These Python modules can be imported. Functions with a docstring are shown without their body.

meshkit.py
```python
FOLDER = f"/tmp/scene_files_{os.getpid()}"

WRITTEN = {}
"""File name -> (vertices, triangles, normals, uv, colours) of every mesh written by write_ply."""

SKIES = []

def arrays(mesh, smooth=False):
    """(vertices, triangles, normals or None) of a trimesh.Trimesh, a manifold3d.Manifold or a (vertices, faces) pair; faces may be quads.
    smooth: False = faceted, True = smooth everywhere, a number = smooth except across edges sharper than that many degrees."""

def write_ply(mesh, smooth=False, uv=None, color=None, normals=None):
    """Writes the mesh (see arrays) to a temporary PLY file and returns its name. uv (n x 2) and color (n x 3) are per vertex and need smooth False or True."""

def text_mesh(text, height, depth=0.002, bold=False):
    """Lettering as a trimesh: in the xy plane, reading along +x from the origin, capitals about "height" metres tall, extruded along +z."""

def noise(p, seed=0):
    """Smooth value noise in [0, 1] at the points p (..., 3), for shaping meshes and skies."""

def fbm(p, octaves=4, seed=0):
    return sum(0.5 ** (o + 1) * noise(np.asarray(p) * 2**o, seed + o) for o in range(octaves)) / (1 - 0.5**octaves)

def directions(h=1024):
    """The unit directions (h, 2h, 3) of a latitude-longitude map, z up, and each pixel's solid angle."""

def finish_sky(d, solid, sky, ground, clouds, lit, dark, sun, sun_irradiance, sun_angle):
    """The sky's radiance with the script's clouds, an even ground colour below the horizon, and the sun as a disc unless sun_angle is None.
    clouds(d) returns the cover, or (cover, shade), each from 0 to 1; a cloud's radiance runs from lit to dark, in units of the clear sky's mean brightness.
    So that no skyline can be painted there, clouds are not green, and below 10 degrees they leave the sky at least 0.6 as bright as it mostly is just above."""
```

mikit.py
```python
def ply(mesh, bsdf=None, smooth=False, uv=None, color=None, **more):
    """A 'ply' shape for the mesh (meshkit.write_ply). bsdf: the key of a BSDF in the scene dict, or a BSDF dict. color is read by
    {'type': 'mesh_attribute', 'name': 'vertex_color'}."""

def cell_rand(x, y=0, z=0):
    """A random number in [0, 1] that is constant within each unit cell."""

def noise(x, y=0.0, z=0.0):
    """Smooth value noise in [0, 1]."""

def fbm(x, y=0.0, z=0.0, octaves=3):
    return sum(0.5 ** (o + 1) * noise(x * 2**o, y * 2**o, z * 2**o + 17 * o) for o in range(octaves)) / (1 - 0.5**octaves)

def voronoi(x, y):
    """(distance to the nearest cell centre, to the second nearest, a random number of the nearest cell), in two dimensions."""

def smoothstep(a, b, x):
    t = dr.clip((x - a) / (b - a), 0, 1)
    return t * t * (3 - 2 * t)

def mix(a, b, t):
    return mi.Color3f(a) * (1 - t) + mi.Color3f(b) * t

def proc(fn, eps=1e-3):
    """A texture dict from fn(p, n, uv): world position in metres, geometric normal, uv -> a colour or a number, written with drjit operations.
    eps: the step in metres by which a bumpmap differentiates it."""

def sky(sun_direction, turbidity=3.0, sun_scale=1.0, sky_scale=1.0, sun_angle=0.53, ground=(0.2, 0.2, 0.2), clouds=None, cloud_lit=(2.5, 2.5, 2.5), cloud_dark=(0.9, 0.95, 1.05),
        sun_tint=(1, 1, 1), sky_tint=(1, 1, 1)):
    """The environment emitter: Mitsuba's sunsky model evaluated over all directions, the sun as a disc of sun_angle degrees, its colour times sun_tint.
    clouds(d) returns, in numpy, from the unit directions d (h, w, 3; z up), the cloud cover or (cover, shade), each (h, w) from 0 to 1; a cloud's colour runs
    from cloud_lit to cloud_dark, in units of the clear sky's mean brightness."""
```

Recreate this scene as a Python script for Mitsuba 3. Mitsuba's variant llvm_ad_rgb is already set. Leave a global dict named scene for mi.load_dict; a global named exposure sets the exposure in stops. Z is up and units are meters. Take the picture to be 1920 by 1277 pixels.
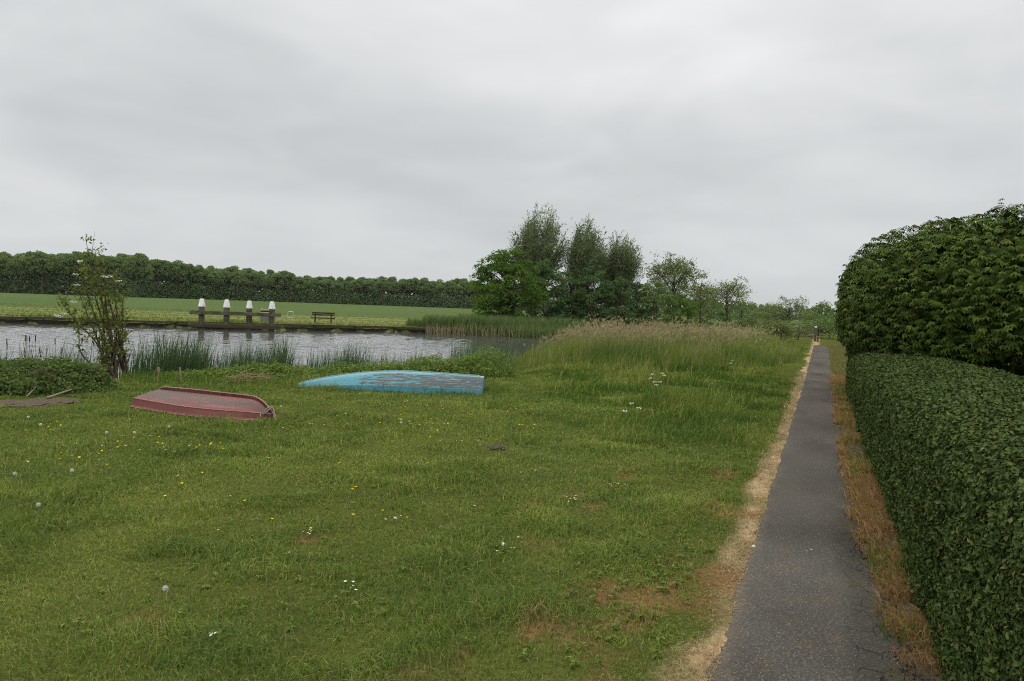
import math, numpy as np, trimesh, shapely, drjit as dr, mitsuba as mi, mikit, meshkit
from mikit import proc, fbm, noise, voronoi, smoothstep, mix, cell_rand
from shapely.geometry import Polygon, LineString
T = mi.ScalarTransform4f
scene, labels = {}, {}

# ------------------------------------------------------------------ camera, sky, exposure
FOCAL, CAM_H = 1458.0, 1.75                      # focal length for a 1920 px wide frame, eye height
YAW, PITCH, ROLL = (math.radians(a) for a in (21.6, -2.5, 2.12))   # world: +y runs along the footpath
fh = np.array([-math.sin(YAW), math.cos(YAW), 0]); rh = np.array([math.cos(YAW), math.sin(YAW), 0]); zh = np.array([0, 0, 1.0])
fwd = fh * math.cos(PITCH) + zh * math.sin(PITCH); up0 = np.cross(rh, fwd)
rgt = rh * math.cos(ROLL) + up0 * math.sin(ROLL); upv = up0 * math.cos(ROLL) - rh * math.sin(ROLL)
EYE = np.array([0, 0, CAM_H])
SIGMA = 0.00006
scene['air'] = {'type': 'homogeneous', 'albedo': 0.95, 'sigma_t': SIGMA}
scene['camera'] = {'type': 'perspective', 'fov': 2 * math.degrees(math.atan(960 / FOCAL)), 'fov_axis': 'x', 'near_clip': 0.05, 'far_clip': 6000.0,
                   'to_world': T().look_at(EYE.tolist(), (EYE + fwd).tolist(), upv.tolist()), 'medium': {'type': 'ref', 'id': 'air'}}


def clouds(d):
    el = np.clip(d[..., 2], 0, 1)
    k = 1.0 / (el + 0.22)
    q = np.stack([(d[..., 0] * 0.93 + d[..., 1] * 0.36) * k * 1.0, (-d[..., 0] * 0.36 + d[..., 1] * 0.93) * k * 1.2, 0 * k + 3.1], -1)
    warp = meshkit.fbm(q * 0.8 + 9, 3, 5)[..., None] - 0.5
    f = meshkit.fbm(q + 1.3 * warp * np.array([1, 1, 0]), 5, 2)
    g = meshkit.fbm(q * 0.45 + 4.0, 3, 8)
    n = 2.2 * (f - 0.5) + 1.1 * (g - 0.5) + 0.95 * (meshkit.fbm(q * 3.1 + 2.5 * warp, 4, 12) - 0.5)
    low = np.clip(1 - el / 0.28, 0, 1) ** 1.3
    t = np.clip((el - 0.25) / 0.7, 0, 1)
    lum = (1.0 + 1.15 * t * t * (3 - 2 * t)) * (1 - 0.28 * n * (1 - 0.7 * low)) * (1 - 0.10 * low)   # an overcast sky brightens towards the zenith
    s = (4.2 - 1.98 * lum) / (4.2 - 1.2)
    return np.ones_like(el), np.clip(s, 0, 1)


scene['sky'] = mikit.sky([-0.15, -0.25, 0.95], turbidity=3, sun_scale=0.17, sun_angle=35, clouds=clouds,
                         cloud_lit=(4.2, 4.14, 4.14), cloud_dark=(1.08, 1.17, 1.205), ground=(0.1, 0.12, 0.06))
exposure = 2.0


def spot(col, row, z=0.0):
    """The point of the level z that is seen at this column and row of the photograph."""
    r = fwd * FOCAL + rgt * (col - 960) - upv * (row - 638.5)
    return EYE + r * ((z - CAM_H) / r[2])


def far(col, depth, z=0.0):
    """The point at this depth (metres ahead) in the direction of a column of the photograph."""
    r = fwd * FOCAL + rgt * (col - 960) - upv * (535 + 0.037 * col - 638.5)
    p = r / (r @ fh) * depth
    return np.array([p[0], p[1], z])


# ------------------------------------------------------------------ helpers
def add(key, mesh, bsdf, label=None, cat=None, group=None, kind=None, **k):
    scene[key] = mikit.ply(mesh, bsdf, **k) if not isinstance(mesh, dict) else {**mesh, **k}
    tag(key, label, cat, group, kind)
    return key


def tag(key, label=None, cat=None, group=None, kind=None):
    d = {a: b for a, b in (('label', label), ('category', cat), ('group', group), ('kind', kind)) if b}
    if d:
        labels[key] = d


COUNT = {}
def num(key):
    n = COUNT.get(key, 0); COUNT[key] = n + 1
    return key if n == 0 else f'{key}_{n:03d}'


def spl(pts, count):
    from scipy.interpolate import make_interp_spline
    pts = np.asarray(pts, float); u = np.concatenate([[0], np.cumsum(np.linalg.norm(np.diff(pts, axis=0), axis=1))])
    return make_interp_spline(u / u[-1], pts, k=min(2, len(pts) - 1))(np.linspace(0, 1, count))


def unit(a): return a / np.maximum(np.linalg.norm(a, axis=-1, keepdims=True), 1e-9)


def merge(parts):
    """[(v, f, uv)] -> one (v, f, uv)."""
    at = np.cumsum([0] + [len(p[0]) for p in parts])
    return np.vstack([p[0] for p in parts]), np.vstack([p[1] + a for p, a in zip(parts, at)]), np.vstack([p[2] for p in parts])


def tube(pts, rad, sides=6, u=0.5, cap=True):
    p = np.asarray(pts, float); n = len(p)
    rad = np.broadcast_to(rad, (n,))
    t = unit(np.gradient(p, axis=0))
    a = np.cross(t, np.where(np.abs(t[:, 2:]) < 0.9, [0, 0, 1.0], [1.0, 0, 0])); a = unit(a); b = np.cross(t, a)
    g = np.arange(sides) * 2 * np.pi / sides
    v = (p[:, None] + rad[:, None, None] * (np.cos(g)[None, :, None] * a[:, None] + np.sin(g)[None, :, None] * b[:, None])).reshape(-1, 3)
    i, j = (x.ravel() for x in np.meshgrid(np.arange(n - 1), np.arange(sides), indexing='ij'))
    q = np.stack([i * sides + j, i * sides + (j + 1) % sides, (i + 1) * sides + (j + 1) % sides, (i + 1) * sides + j], -1)
    f = np.vstack([q[:, [0, 1, 2]], q[:, [0, 2, 3]]])
    if cap:
        v = np.vstack([v, p[:1], p[-1:]]); k = np.arange(sides)
        f = np.vstack([f, np.stack([(k + 1) % sides, k, k * 0 + n * sides], 1), np.stack([(n - 1) * sides + k, (n - 1) * sides + (k + 1) % sides, k * 0 + n * sides + 1], 1)])
    return v, f, np.full((len(v), 2), u)


def blades(P, h, w, rng, lean=0.4, az=None, spread=math.pi, dark=None):
    n = len(P); h = np.broadcast_to(h, (n,)); w = np.broadcast_to(w, (n,))
    a = (rng.uniform(-1, 1, n) * spread) + (0 if az is None else az)
    d = np.stack([np.cos(a), np.sin(a), 0 * a], 1)
    b = a + rng.normal(0, 0.9, n) + 1.57
    s = np.stack([np.cos(b), np.sin(b), 0 * b], 1)
    l = (lean * rng.uniform(0.15, 1.25, n) * h)[:, None]
    z = np.array([0, 0, 1.0])
    hh = h[:, None]; ww = w[:, None]
    mid = P + d * l * 0.3 + z * hh * 0.55
    tip = P + d * l + z * (hh - 0.35 * np.minimum(l, hh * 1.2) ** 2 / hh)
    v = np.stack([P - s * ww / 2, P + s * ww / 2, mid - s * ww * 0.42, mid + s * ww * 0.42, tip], 1).reshape(-1, 3)
    k = np.arange(n)[:, None] * 5
    f = np.concatenate([k + [0, 1, 3], k + [0, 3, 2], k + [2, 3, 4]], 1).reshape(-1, 3)
    r = rng.uniform(0, 1, n) if dark is None else dark
    uv = np.stack([np.repeat(r, 5), np.tile([0, 0, 0.5, 0.5, 1.0], n)], 1)
    return v, f, uv


def leaves(P, N, D, L, W, rng, r=None, fold=0.15):
    """Diamond leaves, two triangles each: base P, facing N, pointing D."""
    n = len(P); N = unit(N); D = unit(D - N * (D * N).sum(1, keepdims=True)); S = np.cross(N, D)
    L = np.broadcast_to(L, (n,))[:, None]; W = np.broadcast_to(W, (n,))[:, None]
    c = P + D * L * 0.42
    v = np.stack([P, c + S * W / 2 + N * W * fold, P + D * L - N * L * 0.1, c - S * W / 2 + N * W * fold], 1).reshape(-1, 3)
    k = np.arange(n)[:, None] * 4
    f = np.concatenate([k + [0, 1, 2], k + [0, 2, 3]], 1).reshape(-1, 3)
    r = rng.uniform(0, 1, n) if r is None else r
    return v, f, np.stack([np.repeat(r, 4), np.tile([0, 0.5, 1, 0.5], n)], 1)


def sphere_dirs(n, rng): return unit(rng.normal(size=(n, 3)))


def put(key, m, bsdf, *a, **k):
    return add(key, (m[0], m[1]), bsdf, *a, uv=m[2], **k)


def box(x0, x1, y0, y1, z0, z1, ch=0.0):
    m = trimesh.creation.box(bounds=[[x0, y0, z0], [x1, y1, z1]])
    if ch:
        import manifold3d as m3
        m = m3.Manifold.hull_points(np.array([[x, y, z] for a in range(3) for x in (x0 + ch * (a != 0), x1 - ch * (a != 0))
                                              for y in (y0 + ch * (a != 1), y1 - ch * (a != 1)) for z in (z0 + ch * (a != 2), z1 - ch * (a != 2))]))
        mm = m.to_mesh(); m = trimesh.Trimesh(mm.vert_properties[:, :3], mm.tri_verts, process=False)
    return m


def placed(m, p, rz=0.0):
    m = m.copy(); m.apply_transform(trimesh.transformations.rotation_matrix(rz, [0, 0, 1])); m.apply_translation(p); return m


# ------------------------------------------------------------------ materials
def two(b): return {'type': 'twosided', 'bsdf': b}
def diffuse(fn): return two({'type': 'diffuse', 'reflectance': proc(fn)})
def flat(c): return two({'type': 'diffuse', 'reflectance': {'type': 'rgb', 'value': list(c)}})


THIN = 1.7
def leafmat(c0, c1, c2=None, gloss=None):
    def fn(p, n, uv):
        c = mix(c0, c1, uv.x)
        if c2 is not None:
            c = mix(c, c2, smoothstep(0.95, 0.99, uv.x))
        return c
    if gloss:
        return two({'type': 'principled', 'base_color': proc(fn), 'roughness': gloss, 'specular': 0.08})
    return {'type': 'principledthin', 'base_color': proc(lambda p, n, uv: fn(p, n, uv) * THIN), 'roughness': 0.6, 'spec_trans': 0.0, 'diff_trans': 0.8, 'eta': 1.03}


def straw_mask(p, wid=0.13):
    """1 on the band of killed grass beside the footpath."""
    d = -p.x - 0.40
    wob = 0.30 * (fbm(p.x * 2.0, p.y * 1.1, 0, 3) - 0.5) + 0.30 * (fbm(p.x * 0.8, p.y * 0.45, 3, 2) - 0.5) + 0.09 * smoothstep(6.0, 3.0, p.y)
    edge = wid + wob
    return smoothstep(-0.05, 0.10, edge - d) * smoothstep(-0.5, -0.2, d) * (0.45 + 0.55 * smoothstep(0.36, 0.52, fbm(p.x * 3.1, p.y * 1.7, 12, 4)))


def brown_mask(p):
    """Scattered scorched patches, thickest towards the near path side."""
    near = 0.80 * smoothstep(3.0, 0.3, -p.x) * smoothstep(13.0, 3.5, p.y) + 0.12 * smoothstep(14.0, 4.0, p.y)
    f = fbm(p.x * 2.2, p.y * 1.5, 7.7, 4)
    return smoothstep(0.70 - 0.26 * near, 0.84 - 0.26 * near, f) * smoothstep(0.0, 0.1, near)


def grass_fn(p, n, uv):
    big = fbm(p.x * 0.45, p.y * 0.35, 1.0, 3)
    sml = fbm(p.x * 2.4, p.y * 2.0, 5.0, 2)
    c = mix((0.084, 0.136, 0.024), (0.168, 0.220, 0.044), smoothstep(0.25, 0.75, big * 0.6 + sml * 0.4))
    c = c * (0.65 + 0.7 * uv.x)
    c = mix(c, mi.Color3f(0.075, 0.135, 0.030), smoothstep(0.55, 0.75, fbm(p.x * 1.1 + 31, p.y * 0.9, 2.0, 3)) * 0.45)
    chip = smoothstep(0.66, 0.74, fbm(uv.x * 34, uv.y * 30, 13, 4))
    c = mix(c, mi.Color3f(0.30, 0.22, 0.20), chip * 0.7)
    c = mix(c, mi.Color3f(0.26, 0.235, 0.085), smoothstep(0.86, 0.98, uv.x) * 0.8)
    b = brown_mask(p)
    c = mix(c, mix((0.19, 0.115, 0.050), (0.30, 0.22, 0.11), uv.x), b * 0.62 * smoothstep(0.3, 0.6, cell_rand(uv.x * 977) + 0.15))
    s = straw_mask(p)
    return mix(c, mix((0.30, 0.22, 0.12), (0.56, 0.46, 0.29), uv.x), s)


scene['mat_grass'] = {'type': 'principledthin', 'base_color': proc(lambda p, n, uv: grass_fn(p, n, uv) * 1.45), 'roughness': 0.6, 'spec_trans': 0.0, 'diff_trans': 0.7, 'eta': 1.03}


def rough_fn(p, n, uv):
    big = fbm(p.x * 0.5, p.y * 0.5, 4.0, 3)
    c = mix((0.060, 0.110, 0.018), (0.150, 0.180, 0.040), smoothstep(0.3, 0.7, big)) * (0.65 + 0.7 * uv.x)
    return mix(c, mi.Color3f(0.30, 0.25, 0.12), smoothstep(0.88, 0.97, uv.x) * 0.8)


scene['mat_rough_grass'] = {'type': 'principledthin', 'base_color': proc(lambda p, n, uv: rough_fn(p, n, uv) * 1.5), 'roughness': 0.6, 'spec_trans': 0.0, 'diff_trans': 0.7, 'eta': 1.03}


def ground_fn(p, n, uv):
    f = fbm(p.x * 1.2, p.y * 1.2, 0, 4)
    g = mix((0.055, 0.065, 0.018), (0.10, 0.115, 0.028), f)
    s = straw_mask(p)
    g = mix(g, mix((0.20, 0.13, 0.07), (0.46, 0.37, 0.22), fbm(p.x * 30, p.y * 30, 0, 3)), s)
    g = mix(g, mix((0.10, 0.06, 0.03), (0.22, 0.13, 0.06), fbm(p.x * 20, p.y * 20, 1, 2)), brown_mask(p) * 0.9)
    right = smoothstep(0.25, 0.36, p.x) * smoothstep(30.0, 25.0, p.y)
    g = mix(g, mix((0.045, 0.040, 0.032), (0.15, 0.115, 0.07), fbm(p.x * 14, p.y * 14, 2, 3)), right)
    # the far meadow: mown strips beside the canal, darker sward beyond
    a = p.x * 0.985 - p.y * 0.174                                   # roughly along the far bank
    q = p.y * 0.80 + p.x * -0.60                                    # set below by the real bank direction
    return g


scene['mat_ground'] = diffuse(ground_fn)
BANK_A, BANK_B = far(0, 53), far(740, 62)
bd = unit((BANK_B - BANK_A)[:2]); bn = np.array([-bd[1], bd[0]])


def meadow_fn(p, n, uv):
    d = (p.x - float(BANK_A[0])) * float(bn[0]) + (p.y - float(BANK_A[1])) * float(bn[1])
    a = (p.x - float(BANK_A[0])) * float(bd[0]) + (p.y - float(BANK_A[1])) * float(bd[1])
    w = 2.2 * (fbm(a * 0.05, d * 0.05, 3, 3) - 0.5)
    strip = 0.5 + 0.5 * dr.sin((d + w) * 0.75)
    fine = fbm(a * 0.5, d * 1.6, 0, 4)
    mown = mix((0.122, 0.148, 0.052), (0.222, 0.240, 0.104), dr.clip(0.55 * strip + 0.9 * (fine - 0.35), 0, 1))
    rough = mix((0.072, 0.112, 0.040), (0.106, 0.150, 0.056), fbm(a * 0.06, d * 0.25, 6, 4))
    k = smoothstep(28.0, 33.0, d + 6 * (fbm(a * 0.04, 0, 9, 2) - 0.5))
    return mix(mown, rough, k)


scene['mat_meadow'] = diffuse(meadow_fn)


def asphalt_fn(p, n, uv):
    g = noise(p.x * 150, p.y * 150, 0)
    v1, v2, cr = voronoi(p.x * 75, p.y * 75)
    c = 0.052 + 0.085 * fbm(p.x * 1.5, p.y * 0.9, 2, 3) + 0.045 * (g - 0.5)
    stone = smoothstep(0.42, 0.2, v1) * smoothstep(0.5, 0.95, cr)
    c = c + 0.13 * stone * cr
    col = mix(mi.Color3f(c * 0.92, c * 0.89, c * 0.80), mi.Color3f(c * 1.15, c * 1.0, c * 0.75), smoothstep(0.5, 0.8, fbm(p.x * 6, p.y * 6, 1, 3)) * 0.5)
    # cracked, darker right-hand edge
    r = smoothstep(0.14, 0.30, p.x + 0.22 * (fbm(p.x * 1.5, p.y * 1.3, 5, 3) - 0.5)) * smoothstep(9.0, 6.5, p.y)
    wx = p.x + 0.05 * fbm(p.x * 9, p.y * 9, 0, 3); wy = p.y * 0.55 + 0.05 * fbm(p.x * 9, p.y * 9, 4, 3)
    a1, a2, _ = voronoi(wx * 8, wy * 8)
    crack = smoothstep(0.05, 0.015, a2 - a1) * r
    col = col * (1 - 0.22 * r) * (1 - 0.55 * crack)
    m = mix((0.10, 0.085, 0.05), (0.06, 0.07, 0.03), fbm(p.x * 11, p.y * 11, 8, 3))
    col = mix(col, m, r * smoothstep(0.55, 0.75, fbm(p.x * 7, p.y * 4, 2, 4)) * 0.6)
    # bird droppings
    for (x, y, s) in DROPS:
        e = dr.sqrt(dr.square((p.x - x) / s) + dr.square((p.y - y) / (s * 0.8))) + 0.9 * (fbm(p.x * 60, p.y * 60, 3, 2) - 0.5)
        col = mix(col, mi.Color3f(0.62, 0.62, 0.60), smoothstep(1.0, 0.6, e) * 0.9)
    dust = smoothstep(-0.30, -0.42, p.x + 0.12 * (fbm(p.x * 5, p.y * 3, 4, 3) - 0.5))
    return mix(col, mi.Color3f(0.20, 0.165, 0.115), dust * 0.5 * fbm(p.x * 25, p.y * 25, 4, 2))


DROPS = [(float(q[0]), float(q[1]), s) for q, s in ((spot(1521, 1036), 0.012), (spot(1512, 1038), 0.008), (spot(1541, 1038), 0.007), (spot(1530, 985), 0.006))]
scene['mat_asphalt'] = two({'type': 'bumpmap', 'tex': proc(lambda p, n, uv: 0.004 * noise(p.x * 130, p.y * 130, 0) + 0.01 * fbm(p.x * 12, p.y * 12, 0, 2), eps=2e-3), 'scale': 1.0,
                            'bsdf': {'type': 'diffuse', 'reflectance': proc(asphalt_fn)}})
scene['mat_water'] = two({'type': 'principled', 'base_color': {'type': 'rgb', 'value': [0.030, 0.034, 0.030]}, 'roughness': 0.12, 'specular': 0.5})
scene['mat_hedge'] = leafmat((0.026, 0.055, 0.013), (0.092, 0.128, 0.034), (0.15, 0.15, 0.06), gloss=0.7)
scene['mat_chestnut'] = leafmat((0.028, 0.058, 0.008), (0.088, 0.130, 0.020), (0.12, 0.14, 0.02), gloss=0.6)
scene['mat_bramble'] = leafmat((0.030, 0.062, 0.016), (0.115, 0.155, 0.048))
scene['mat_nettle'] = leafmat((0.055, 0.100, 0.020), (0.145, 0.190, 0.048))
scene['mat_shrub'] = leafmat((0.050, 0.080, 0.018), (0.150, 0.170, 0.042))
scene['mat_alder'] = leafmat((0.030, 0.066, 0.012), (0.090, 0.150, 0.026))
scene['mat_willow'] = leafmat((0.066, 0.092, 0.042), (0.150, 0.188, 0.094))
scene['mat_open_tree'] = leafmat((0.066, 0.094, 0.030), (0.145, 0.178, 0.066))
scene['mat_wood'] = leafmat((0.056, 0.094, 0.032), (0.132, 0.186, 0.064))
scene['mat_under'] = leafmat((0.036, 0.068, 0.026), (0.080, 0.128, 0.046))
scene['mat_cattail'] = leafmat((0.030, 0.062, 0.030), (0.080, 0.120, 0.050), (0.25, 0.21, 0.11))
def reed_fn(p, n, uv):
    k = smoothstep(0.30, 0.70, fbm(p.x * 0.8, p.y * 0.8, 3, 3))
    c = mix((0.045, 0.090, 0.016), (0.140, 0.170, 0.040), dr.clip(0.6 * k + 0.45 * uv.x, 0, 1))
    return mix(c, mi.Color3f(0.22, 0.18, 0.095), smoothstep(0.82, 0.9, uv.x) * (0.35 + 0.65 * k)) * THIN


scene['mat_far_reed'] = leafmat((0.042, 0.080, 0.026), (0.105, 0.145, 0.048), (0.25, 0.21, 0.11))
scene['mat_reed'] = {'type': 'principledthin', 'base_color': proc(reed_fn), 'roughness': 0.6, 'spec_trans': 0.0, 'diff_trans': 0.8, 'eta': 1.03}
scene['mat_tussock'] = leafmat((0.026, 0.062, 0.012), (0.075, 0.125, 0.026), (0.2, 0.17, 0.09))
scene['mat_dead_reed'] = leafmat((0.130, 0.110, 0.058), (0.265, 0.230, 0.135))
scene['mat_dry'] = leafmat((0.120, 0.076, 0.032), (0.310, 0.212, 0.096), (0.38, 0.31, 0.18))
scene['mat_straw'] = leafmat((0.16, 0.12, 0.065), (0.33, 0.27, 0.165))
scene['mat_verge'] = leafmat((0.075, 0.085, 0.025), (0.16, 0.145, 0.058))
scene['mat_bark'] = diffuse(lambda p, n, uv: mix((0.045, 0.034, 0.024), (0.13, 0.10, 0.075), fbm(p.x * 14, p.y * 14, p.z * 4, 3)))
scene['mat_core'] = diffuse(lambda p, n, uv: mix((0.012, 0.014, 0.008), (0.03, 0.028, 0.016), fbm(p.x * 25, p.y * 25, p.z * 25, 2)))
scene['mat_timber'] = diffuse(lambda p, n, uv: mix(mix((0.06, 0.052, 0.040), (0.20, 0.175, 0.135), fbm(p.x * 2.0, p.y * 2.0, p.z * 22, 4)), (0.055, 0.070, 0.030), smoothstep(0.42, 0.62, fbm(p.x * 3, p.y * 3, p.z * 3, 4)) * 0.8))
scene['mat_wet_timber'] = diffuse(lambda p, n, uv: mix((0.012, 0.011, 0.009), (0.055, 0.047, 0.034), fbm(p.x * 1.5, p.y * 1.5, p.z * 18, 4)))
scene['mat_white_paint'] = diffuse(lambda p, n, uv: mix((0.80, 0.81, 0.80), (0.40, 0.40, 0.36), smoothstep(0.5, 0.8, fbm(p.x * 9, p.y * 9, p.z * 2.0, 4)) * 0.6))
scene['mat_metal'] = two({'type': 'principled', 'base_color': {'type': 'rgb', 'value': [0.5, 0.5, 0.5]}, 'metallic': 0.6, 'roughness': 0.45})
scene['mat_concrete'] = diffuse(lambda p, n, uv: mix((0.12, 0.12, 0.12), (0.22, 0.215, 0.205), fbm(p.x * 9, p.y * 9, p.z * 9, 4)))
scene['mat_dark_metal'] = flat((0.035, 0.035, 0.036))
scene['mat_yellow'] = flat((0.55, 0.48, 0.22))
scene['mat_soil'] = diffuse(lambda p, n, uv: mix((0.060, 0.051, 0.038), (0.150, 0.128, 0.092), fbm(p.x * 40, p.y * 40, p.z * 40, 3)))
scene['mat_rope'] = diffuse(lambda p, n, uv: mix((0.22, 0.18, 0.14), (0.36, 0.31, 0.25), noise(p.x * 200, p.y * 200, p.z * 200)))
scene['mat_petal_white'] = flat((0.72, 0.72, 0.68))
scene['mat_petal_yellow'] = flat((0.75, 0.62, 0.03))
scene['mat_seed_head'] = flat((0.66, 0.66, 0.62))
scene['mat_stick'] = diffuse(lambda p, n, uv: mix((0.20, 0.17, 0.13), (0.36, 0.32, 0.25), fbm(p.x * 20, p.y * 20, p.z * 20, 3)))


def red_fn(p, n, uv):
    c = mix((0.145, 0.047, 0.045), (0.210, 0.074, 0.068), fbm(uv.x * 7, uv.y * 9, 0, 4))
    st = fbm(uv.x * 5.0, uv.y * 46, 3, 4)
    c = mix(c, mi.Color3f(0.26, 0.135, 0.125), smoothstep(0.48, 0.75, st) * smoothstep(0.66, 0.55, uv.y) * 0.7)
    grime = smoothstep(0.30, 0.58, 0.6 * fbm(uv.x * 3.2, uv.y * 14, 9, 4) + 0.4 * fbm(uv.x * 40, uv.y * 60, 4, 3) + 0.22 * smoothstep(0.45, 0.0, uv.x) + 0.14 * smoothstep(0.75, 1.0, uv.x) - 0.05) * smoothstep(0.64, 0.46, uv.y)
    return mix(c, mi.Color3f(0.085, 0.075, 0.062), grime * 0.85)


def blue_fn(p, n, uv):
    fade = smoothstep(0.55, 0.0, uv.y)
    c = mix((0.062, 0.228, 0.285), (0.180, 0.340, 0.380), fade * 0.8 + 0.3 * (fbm(uv.x * 9, uv.y * 9, 2, 3) - 0.5))
    area = smoothstep(0.30, 0.55, uv.x) * smoothstep(0.10 - 0.10 * smoothstep(0.6, 0.8, uv.x), 0.34, uv.y) * smoothstep(0.80, 0.73, uv.y)
    loss = smoothstep(0.46, 0.52, 0.55 * fbm(uv.x * 9, uv.y * 44, 5, 5) + 0.45 * fbm(uv.x * 42, uv.y * 36, 8, 4) + 0.20 * (area - 0.80) + 0.10 * smoothstep(0.80, 0.95, uv.x)) * smoothstep(0.15, 0.5, area)
    bare = mix((0.026, 0.026, 0.024), (0.095, 0.090, 0.084), fbm(uv.x * 14, uv.y * 60, 6, 4))
    c = mix(c, bare, loss * 0.92)
    return mix(c, mi.Color3f(0.10, 0.16, 0.12), 0.5 * smoothstep(0.9, 1.0, uv.y + 0.1 * fbm(uv.x * 30, 0, 0, 2)))


scene['mat_red_hull'] = two({'type': 'principled', 'base_color': proc(red_fn), 'roughness': 0.55, 'specular': 0.3})
scene['mat_red_trim'] = diffuse(lambda p, n, uv: mix((0.30, 0.16, 0.14), (0.46, 0.30, 0.27), fbm(p.x * 9, p.y * 9, p.z * 9, 3)))
scene['mat_red_keel'] = diffuse(lambda p, n, uv: mix((0.055, 0.028, 0.026), (0.16, 0.065, 0.06), fbm(p.x * 9, p.y * 9, p.z * 9, 3)))
scene['mat_blue_hull'] = two({'type': 'principled', 'base_color': proc(blue_fn), 'roughness': 0.5, 'specular': 0.35})

# ------------------------------------------------------------------ the setting: ground, meadow, water, path
WATER_Z, FAR_Z = -0.65, -0.15
near_shore = [far(-420, 17.5), far(-150, 17.3), far(100, 17.6), far(330, 18.6), far(560, 19.2), far(760, 20.5), far(880, 23.5), far(950, 29), far(1000, 36), far(1060, 46), far(1090, 56), far(1110, 63)]
far_shore = [far(1095, 64.5), far(930, 61.5), far(740, 62), far(530, 57.5), far(378, 55.6), far(0, 53), far(-420, 50.5)]
canal = Polygon([p[:2] for p in near_shore + far_shore])
near_line = LineString([p[:2] for p in near_shore]); far_line = LineString([p[:2] for p in far_shore])
ext = far_line.coords
# everything across the water
across = Polygon([ext[0]] + list(ext)[1:] + [tuple(far(-420, 900)[:2]), tuple(far(1110, 900)[:2])]).buffer(0)


def sstep(a, b, x):
    t = np.clip((x - a) / (b - a), 0, 1); return t * t * (3 - 2 * t)


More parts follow.
